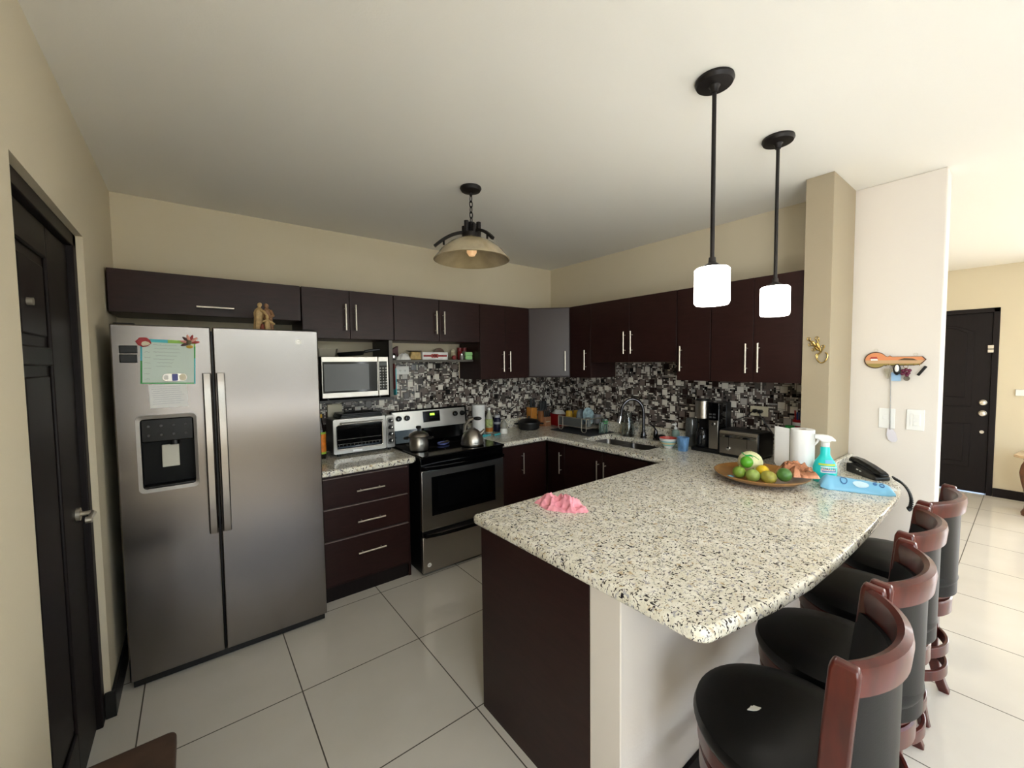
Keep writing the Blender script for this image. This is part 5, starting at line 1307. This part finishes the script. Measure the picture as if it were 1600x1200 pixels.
# kitchen ceiling lamp
LX, LY = -1.90, -1.32
t = thing('ceiling_lamp', 'unlit amber glass bowl lamp hanging by a chain from the kitchen ceiling', 'ceiling lamp', (LX, LY, HC)); o = t.location
MB(o).lathe([(.062,-.0005),(.064,-.008),(.056,-.022),(.028,-.030),(.010,-.034),(.008,-.05),(.001,-.05)], o, 32).build('canopy', M['bronze'], t)
z = HC-.05
m = MB(o)
k = 0
while z > 2.43:
    L_ = .040; pts = []
    for i in range(14):
        a = 2*PI*i/14; u_ = .010*math.cos(a); w_ = L_/2*math.sin(a)
        pts.append((LX+(u_ if k % 2 else 0), LY+(0 if k % 2 else u_), z-L_/2+.003+w_))
    m.tube(pts, .0032, 6, closed=True); z -= L_-.0085; k += 1
m.build('chain', M['bronze'], t)
m = MB(o)
m.lathe([(.022,2.35-HC),(.022,2.435-HC),(.012,2.44-HC),(.001,2.44-HC)], o, 16)
for k in range(6):
    a = 2*PI*k/6+.3; m.cyl((LX+.044*math.cos(a),LY+.044*math.sin(a),2.365),(LX+.044*math.cos(a),LY+.044*math.sin(a),2.415+.02*(k % 2)),.014,12)
m.lathe([(.056,2.345-HC),(.058,2.37-HC),(.001,2.372-HC)], o, 24); m.build('hub', M['bronze'], t)
for k in range(3):
    a = math.radians(150)+2*PI*k/3; d = Vector((math.cos(a), math.sin(a), 0)); pts = []
    for i in range(10):
        s_ = i/9; pts.append(Vector((LX,LY,0))+d*(.05+.17*s_)+Vector((0,0,2.375-.085*s_**1.8)))
    m = MB(o); m.bar(pts, .016, .016)
    q = Vector((LX,LY,0))+d*.165; m.cyl(q+Vector((0,0,2.30)), q+Vector((0,0,2.334)), .006, 10); m.build('arm', M['bronze'], t)
amber = mat('amber alabaster glass', (176,158,122), .25, vary=.25, vscale=9, coat=.3, trans=.25)
MB(o).lathe([(.040,2.344-HC),(.075,2.338-HC),(.13,2.312-HC),(.185,2.268-HC),(.222,2.222-HC),(.228,2.214-HC),(.222,2.212-HC),(.214,2.220-HC),(.178,2.262-HC),(.125,2.304-HC),(.072,2.330-HC),(.030,2.336-HC)], o, 56, close=False).build('glass_bowl', amber, t)
MB(o).lathe([(.001,0),(.018,.004),(.030,.022),(.031,.036),(.022,.056),(.014,.066),(.014,.098)], (LX,LY,2.235), 22).build('bulb', mat('clear bulb painted glow', (226,190,150), .1, emit=(255,200,140), es=.25), t)  # bulb is off; its warm reflection is put in as faint emission

# ================================================================ BAR STOOLS
def make_stool():
    t = thing('bar_stool', 'stool', 'bar stool', (0,0,0), 'bar stools at the granite bar')
    w = M['mahogany']
    MB().lathe([(.194,.602),(.214,.606),(.219,.622),(.213,.642),(.185,.656),(.12,.664),(.001,.667)], (0,0,0), 56).build('seat', M['vinyl'], t)
    MB().lathe([(.170,.548),(.204,.548),(.208,.553),(.208,.597),(.203,.6015),(.170,.6015)], (0,0,0), 56).build('seat_ring', w, t)
    MB().lathe([(.13,.532),(.165,.532),(.165,.5475),(.13,.5475)], (0,0,0), 40).build('swivel_plate', M['black_matte'], t)
    MB().lathe([(.150,.465),(.198,.465),(.203,.470),(.203,.526),(.198,.5315),(.150,.5315),(.150,.465)], (0,0,0), 56, close=False).build('base_ring', w, t)
    for k in range(4):
        a = PI/4+PI/2*k; d = Vector((math.cos(a), math.sin(a), 0)); n = 12; pts = []; sc = []
        for i in range(n+1):
            s_ = i/n; z = .530*(1-s_); rr = .170+.016*s_+.050*max(0, (s_-.55)/.45)**2.0
            pts.append(d*rr+Vector((0,0,z))); sc.append(1.0-.18*s_)
        m = MB(); m.tube(pts, sc, 4, sq=(.044,.036)); m.build('leg', w, t, .004)
    for zr in (.195, .300):
        m = MB(); m.lathe([(.184,-.023),(.198,-.023),(.198,.023),(.184,.023),(.184,-.023)], (0,0,zr), 56, close=False); m.build('foot_ring', w, t, .003)
    # back: two posts, curved top rail, upholstered curved panel
    h = .203
    for s_ in (-1, 1):
        pts = [(s_*.168,-.118,.52),(s_*.172,-.121,.60),(s_*.182,-.128,.72),(s_*.194,-.137,.86),(s_*h,-.146,.975),(s_*h,-.148,.992)]
        m = MB(); m.tube(pts, [1,1,1,1,.98,.80], 4, sq=(.052,.030)); m.build('back_post', w, t, .006, 3)
    def arcpts(hw, y0, sag, n=18):
        R = (hw*hw+sag*sag)/(2*sag); a = math.asin(hw/R); 
        return [(R*math.sin(-a+2*a*i/n), y0-sag+R-R*math.cos(-a+2*a*i/n)) for i in range(n+1)]
    ap = arcpts(.195, -.140, .078)
    m = MB(); vs = []; fs = []; N = len(ap); sec = [(-.013,.918),(.013,.915),(.015,.960),(.012,.978),(.0,.985),(-.014,.978),(-.017,.960)]
    for i, (x, y) in enumerate(ap):
        i0, i1 = max(0,i-1), min(N-1,i+1); tx, ty = ap[i1][0]-ap[i0][0], ap[i1][1]-ap[i0][1]; L_ = math.hypot(tx,ty); nx_, ny_ = -ty/L_, tx/L_
        q = 1-(abs(x)/.195)**2
        for (dn, z) in sec: vs.append((x+nx_*dn, y+ny_*dn, z+.006*q))
    S = len(sec)
    for i in range(N-1):
        for k in range(S):
            k2 = (k+1) % S; fs.append((i*S+k, (i+1)*S+k, (i+1)*S+k2, i*S+k2))
    fs += [tuple(range(S)), tuple(reversed(range((N-1)*S, N*S)))]
    m.add(vs, fs); m.build('top_rail', w, t, 0, ang=40)
    m = MB(); vs = []; fs = []; rows = 9
    for j in range(rows+1):
        s_ = j/rows; z = .560+(.916-.560)*s_; y0 = -.118-.020*s_; hw = .155+.034*s_; bulge = .010*math.sin(PI*s_)
        for (x, y) in arcpts(hw, y0, .098-.018*s_): vs.append((x, y, z))
    C_ = N; n1 = len(vs); th = .022
    for j in range(rows+1):
        s_ = j/rows; z = .560+(.916-.560)*s_; y0 = -.118-.020*s_; hw = .155+.034*s_
        for (x, y) in arcpts(hw-.001, y0, .098-.018*s_): vs.append((x, y+th+.006*math.sin(PI*s_), z))
    for j in range(rows):
        for i in range(C_-1):
            a = j*C_+i; fs.append((a, a+1, a+C_+1, a+C_)); fs.append((n1+a+1, n1+a, n1+a+C_, n1+a+C_+1))
    for i in range(C_-1):
        fs.append((i+1, i, n1+i, n1+i+1)); a = rows*C_+i; fs.append((a, a+1, n1+a+1, n1+a))
    for j in range(rows):
        a = j*C_; fs.append((a, a+C_, n1+a+C_, n1+a)); a = j*C_+C_-1; fs.append((a+C_, a, n1+a, n1+a+C_))
    m.add(vs, fs); m.build('back_pad', M['vinyl'], t, 0, ang=50)
    return t
st = make_stool()
spots = [(-2.062,-3.052,.665,4.5,'mahogany bar stool nearest the camera, with a white tear in its black seat'),
         (-1.610,-3.040,.0,1,'second mahogany bar stool from the camera, right behind the torn one'),
         (-1.128,-3.018,.0,1,'third mahogany bar stool from the camera'),
         (-.628,-3.030,.0,-5,'farthest mahogany bar stool, closest to the white switch wall')]
for i, (x, y, z, rz, lb) in enumerate(spots):
    s = st if i == 0 else copy_tree(st)
    s.location = (x, y, 0); s.rotation_euler.z = math.radians(rz); s['label'] = lb
# torn upholstery on the nearest seat
m = MB(); pts = [(-.045,0),(-.02,.006),(-.006,.012),(.004,.010),(.014,.013),(.030,.007),(.050,.001),(.03,-.004),(.008,-.007),(-.014,-.006)]
c0 = (-.042,.060); ca, sa = .79, -.61
def TP(u, v, k=.42, kv=1.0): return (c0[0]+ca*u*k-sa*v*kv*.8, c0[1]+sa*u*k+ca*v*kv*.8)
m.prism([TP(u, v) for u, v in pts], FXY, .6645, .6676); m.build('tear', mat('exposed white lining', (215,212,204), .8), st)
m = MB().prism([TP(u+.02, v, .30, .3) for u, v in [(-.05,.125*3.3),(.0,.128*3.3),(.05,.124*3.3),(.0,.121*3.3)]], FXY, .6560, .6605).build('scratch', mat('scuffed vinyl', (92,92,92), .6), st)

# ================================================================ WALL PIECES
# key rack, on the wall plane x = .05 facing -x ; s runs to the right in the photo (towards -y)
def KY(s_, z, d): return (.0495-d, -2.774-s_, z)
t = thing('key_rack', 'key shaped wooden key rack with a painted red roofed house', 'key rack', (.0495,-2.90,1.585)); o = t.location
body = [(.05+.052*math.cos(a), 1.586+.050*math.sin(a)) for a in [math.radians(q) for q in range(32, 330, 12)]]
outl = body + [(.098,1.550),(.108,1.556),(.120,1.551),(.235,1.555),(.250,1.560),(.270,1.588),(.255,1.606),(.125,1.606),(.115,1.613),(.105,1.606)]
m = MB(o).prism(list(reversed(outl)), lambda u,v,a: KY(u,v,a), .0005, .012); m.build('board', mat('dark key outline', (70,40,28), .5), t, .001)
cx = sum(p[0] for p in outl)/len(outl)
def sub(z0, z1, d, mm, nm):
    """painted band of the picture clipped to the key outline inset"""
    q = []
    for (u, v) in outl:
        u2 = .135+(u-.135)*.965; v2 = 1.583+(v-1.583)*.90
        q.append((u2, min(max(v2, z0), z1)))
    MB(o).prism(list(reversed(q)), lambda u,v,a: KY(u,v,a), d, d+.0006).build(nm, mm, t)
sub(1.585, 1.70, .0121, mat('painted orange sky', (214,138,92), .4), 'sky_band')
sub(1.565, 1.585, .0121, mat('painted sand', (196,160,122), .4), 'sand_band')
sub(1.50, 1.565, .0121, mat('painted olive field', (150,132,70), .4), 'field_band')
m = MB(o).prism([(.030,1.583),(.062,1.583),(.060,1.595),(.028,1.595)], lambda u,v,a: KY(u,v,a), .0128, .0134).build('painted_house', M['white'], t)
MB(o).prism([(.022,1.594),(.064,1.594),(.056,1.605),(.030,1.605)], lambda u,v,a: KY(u,v,a), .0128, .0136).build('painted_roof', mat('painted red roof', (170,50,44), .4), t)
MB(o).prism([(.15,1.585),(.235,1.583),(.215,1.594),(.18,1.597)], lambda u,v,a: KY(u,v,a), .0128, .0133).build('painted_hill', mat('painted hill', (92,70,44), .4), t)
for s_ in (.115,.150,.185,.222,.245):
    p = Vector(KY(s_, 1.557, .012)); MB(o).tube([p, p+Vector((-.014,0,-.003)), p+Vector((-.016,0,.008))], .0018, 6).build('hook', M['brass'], t)
for s_ in (.05,.225):
    p = Vector(KY(s_, 1.640 if s_ < .1 else 1.612, .004)); MB(o).tube([p+Vector((0,.009*math.cos(a),.009*math.sin(a)+.005)) for a in [2*PI*i/14 for i in range(14)]], .0013, 5, closed=True).build('hanger', M['nickel'], t)
def ring(mb, p, r=.010): mb.tube([Vector(p)+Vector((0, r*math.cos(2*PI*i/14), r*math.sin(2*PI*i/14)-r)) for i in range(14)], .0013, 5, closed=True)
kx = .024
t = thing('keys', 'bunch of silver keys at the left of the key rack', 'keys', (kx,-2.888,1.55), 'keys on the rack'); o = t.location
m = MB(o); ring(m, (kx,-2.888,1.556)); m.build('ring', M['nickel'], t)
for k, (dy, tilt) in enumerate(((-.012,.12),(.0,0),(.012,-.15))):
    m = MB(o).prism([(dy-.010,-.03),(dy-.013,-.04),(dy-.010,-.052),(dy-.004,-.056),(dy-.004,-.088),(dy+.004,-.092),(dy+.004,-.056),(dy+.010,-.052),(dy+.013,-.04),(dy+.010,-.03)], lambda u,v,a: (kx-.004*1+a-.004*k, -2.888+u-v*tilt, 1.565+v), 0, .0022); m.build('key', M['chrome'], t)
t = thing('car_key', 'black car key fob with white face hanging in the middle of the rack', 'car key', (kx,-2.925,1.55), 'keys on the rack'); o = t.location
MB(o).ball((kx,-2.925,1.530), .008, .017, .033, 18, 12).build('fob', M['black'], t)
MB(o).ball((kx-.006,-2.925,1.536), .004, .010, .022, 14, 8).build('face', M['white'], t)
t = thing('key_tag', 'small pale blue key tag below the car key', 'key tag', (kx+.014,-2.918,1.50), 'keys on the rack'); o = t.location
MB(o).prism(rrect(-2.942,-2.896,1.462,1.512,.006), FYZ, kx+.010, kx+.0125).build('tag', mat('pale blue tag', (150,186,220), .4), t)
t = thing('keychain', 'maroon beaded keychain with a round grey pendant', 'keychain', (kx,-2.965,1.55), 'keys on the rack'); o = t.location
m = MB(o); ring(m, (kx,-2.962,1.558)); m.build('ring', M['brass'], t)
m = MB(o)
for k, (dy, dz) in enumerate(((-.014,-.03),(.0,-.026),(.014,-.032),(-.010,-.046),(.006,-.045),(.016,-.05),(-.004,-.058))): m.ball((kx-.003*(k % 2),-2.965+dy,1.555+dz), .0095, nu=12, nv=8)
m.build('bead', mat('maroon beads', (96,30,58), .2), t)
MB(o).lathe([(.014,0),(.014,.003),(.001,.003)], (kx,-2.968,1.478), 22, Matrix.Rotation(-PI/2,3,'Y')).build('pendant', M['steel_dark'], t)
t = thing('remote_key', 'slim black remote hanging slanted at the right end of the rack', 'remote', (kx,-3.03,1.54), 'keys on the rack'); o = t.location
MB(o).obox((kx,-3.030,1.523), .009, .014, .062, Matrix.Rotation(.55,3,'X')).build('body', M['black'], t, .003)
t = thing('fly_swatter', 'white fly swatter hanging down from the key rack on a grey rod', 'fly swatter', (.034,-2.902,1.14)); o = t.location
MB(o).tube([(.030,-2.893,1.548),(.034,-2.897,1.50),(.036,-2.899,1.33),(.036,-2.902,1.168)], .0026, 8).build('rod', mat('grey rod', (150,148,146), .4), t)
MB(o).prism([(-2.890,1.175),(-2.915,1.172),(-2.928,1.150),(-2.936,1.115),(-2.930,1.098),(-2.912,1.094),(-2.894,1.108),(-2.886,1.14)], FYZ, .0355, .0375).build('paddle', mat('lavender white plastic', (214,210,218), .5), t, .001)
# gold wire ornament on the column
t = thing('wall_ornament', 'gold wire bouquet ornament on the column', 'wall ornament', (-.3905,-2.65,1.65)); o = t.location
def G(s_, z, d=.006): return (-.3905-d, -2.594-s_, z)
m = MB(o)
for pts in ([(.008,1.712),(.030,1.690),(.055,1.665),(.072,1.640)], [(.012,1.706),(.036,1.680),(.058,1.655),(.070,1.636)], [(.050,1.712),(.056,1.690),(.064,1.665),(.070,1.64)], [(.022,1.680),(.045,1.668),(.066,1.648)], [(.036,1.650),(.052,1.650),(.068,1.642)], [(.088,1.670),(.080,1.655),(.072,1.64)]):
    m.tube([G(*p) for p in pts], .0032, 6)
for (u, z, r_) in ((.010,1.715,.008),(.050,1.716,.009),(.056,1.704,.006),(.018,1.680,.008),(.035,1.650,.008),(.080,1.668,.008),(.030,1.695,.006)):
    m.tube([G(u+r_*math.cos(2*PI*i/14), z+r_*math.sin(2*PI*i/14)) for i in range(14)], .0022, 6, closed=True)
m.build('stems', M['gold'], t)
for (u0,z0,u1,z1) in ((.020,1.703,.048,1.672),(.048,1.690,.062,1.655),(.040,1.665,.066,1.645)):
    c = ((u0+u1)/2, (z0+z1)/2); q = Vector(G(*c)); ang = math.atan2(z1-z0, -(u1-u0))
    MB(o).ball(q, .003, .022, .007, 14, 8, M=Matrix.Rotation(ang,3,'X')).build('leaf', M['gold'], t)
m = MB(o); m.tube([G(.075+.026*math.cos(a)*1.05, 1.610+.030*math.sin(a)+.006*math.cos(a*2)) for a in [math.radians(150+q) for q in range(0, 280, 14)]], .0036, 8)
m.tube([G(.072,1.640),G(.064,1.630),G(.055,1.622),G(.054,1.605)], .0045, 8); m.build('ring', M['gold'], t)

# ================================================================ FURNITURE AT THE FRAME EDGES
t = thing('side_bench', 'worn dark brown wooden bench corner at the lower left beside the door', 'bench', (-3.46,-2.15,0)); o = t.location
m = MB(o); m.prism(rrect(-3.588,-3.333,-2.60,-1.792,.022), FXY, .415, .45); m.build('seat_top', M['bench'], t, .006)
m = MB(o).box(-3.58,-3.345,-2.585,-1.81,.33,.4148); m.build('apron', mat('dark bench wood', (40,30,26), .5), t, .004)
for x in (-3.575,-3.365):
    for y in (-2.575,-1.84): MB(o).box(x,x+.03,y,y+.03,0,.3295).build('leg', mat('bench leg wood', (40,30,26), .5), t, .003)
t = thing('carved_table', 'carved brown wooden side table with a pale stone top at the right edge', 'side table', (3.42,-3.62,0)); o = t.location
m = MB(o); m.prism([(3.12,-3.50),(3.30,-3.32),(3.62,-3.36),(3.72,-3.62),(3.60,-3.90),(3.25,-3.92),(3.10,-3.72)], FXY, .585, .612); m.build('table_top', mat('tan marble', (200,172,140), .15, vary=.3, vscale=9), t, .006)
carv = mat('carved brown wood', (104,66,44), .4, vary=.3, vscale=24, bump=.4, bscale=26)
for (x, y) in ((3.32,-3.435),(3.56,-3.46),(3.58,-3.80),(3.30,-3.80)):
    MB(o).lathe([(.050,0),(.055,.03),(.035,.07),(.030,.16),(.040,.24),(.062,.34),(.075,.43),(.066,.50),(.045,.555),(.058,.584)], (x,y,.0), 18).build('leg', carv, t)
MB(o).box(3.30,3.58,-3.81,-3.43,.52,.5845).build('apron', carv, t, .01)

# ================================================================ CAMERA AND LIGHT
cam = bpy.data.cameras.new('camera'); co = bpy.data.objects.new('camera', cam); COL.objects.link(co); SC.camera = co
yaw, pitch, roll, f = .6627, -.0500, -.0112, 637.87
F_ = Vector((math.sin(yaw)*math.cos(pitch), math.cos(yaw)*math.cos(pitch), math.sin(pitch)))
R_ = Vector((math.cos(yaw), -math.sin(yaw), 0)); U0 = R_.cross(F_)
R2 = R_*math.cos(roll)+U0*math.sin(roll); U2 = U0*math.cos(roll)-R_*math.sin(roll)
Mx = Matrix((R2, U2, -F_)).transposed().to_4x4(); Mx.translation = Vector((-3.2478, -3.4256, 1.5902)); co.matrix_world = Mx
cam.sensor_fit = 'HORIZONTAL'; cam.sensor_width = 36; cam.lens = 36*f/1600; cam.clip_start = .02
def area(name, loc, rot, sx, sy, power, col):
    l = bpy.data.lights.new(name, 'AREA'); l.shape = 'RECTANGLE'; l.size = sx; l.size_y = sy; l.energy = power; l.color = col
    ob = bpy.data.objects.new(name, l); COL.objects.link(ob); ob.location = loc; ob.rotation_euler = rot; return ob
area('window_daylight', ((WX0+WX1)/2, YR-.02, (WZ0+WZ1)/2), (PI/2, 0, PI), WX1-WX0, WZ1-WZ0, 420, (.89,.95,1.0))
area('added_fill_side', (XL-.02, (LW0+LW1)/2, (LZ0+LZ1)/2), (PI/2, 0, -PI/2), LW1-LW0, LZ1-LZ0, 45, (.92,.97,1.0))  # added fill light in the made-up side window
area('added_fill_right', (XE+.02, (RW0+RW1)/2, (RZ0+RZ1)/2), (PI/2, 0, PI/2), RW1-RW0, RZ1-RZ0, 52, (1.0,.99,.99))  # added fill light in the made-up right-hand window
w = bpy.data.worlds.new('world'); SC.world = w; w.use_nodes = True; nt = w.node_tree; bgn = nt.nodes['Background']
sky = nt.nodes.new('ShaderNodeTexSky'); sky.sky_type = 'NISHITA'; sky.sun_disc = False; sky.sun_elevation = math.radians(50); sky.sun_rotation = math.radians(30)
nt.links.new(sky.outputs[0], bgn.inputs[0]); bgn.inputs[1].default_value = .25
SC.view_settings.view_transform = 'Standard'; SC.view_settings.look = 'None'; SC.view_settings.gamma = 1; SC.view_settings.exposure = 0.80
SC.view_settings.use_curve_mapping = False
try:
    SC.cycles.use_denoising = True; SC.cycles.max_bounces = 14; SC.cycles.diffuse_bounces = 8; SC.cycles.glossy_bounces = 4
    SC.cycles.sample_clamp_indirect = 6; SC.cycles.caustics_reflective = False; SC.cycles.caustics_refractive = False
except Exception: pass
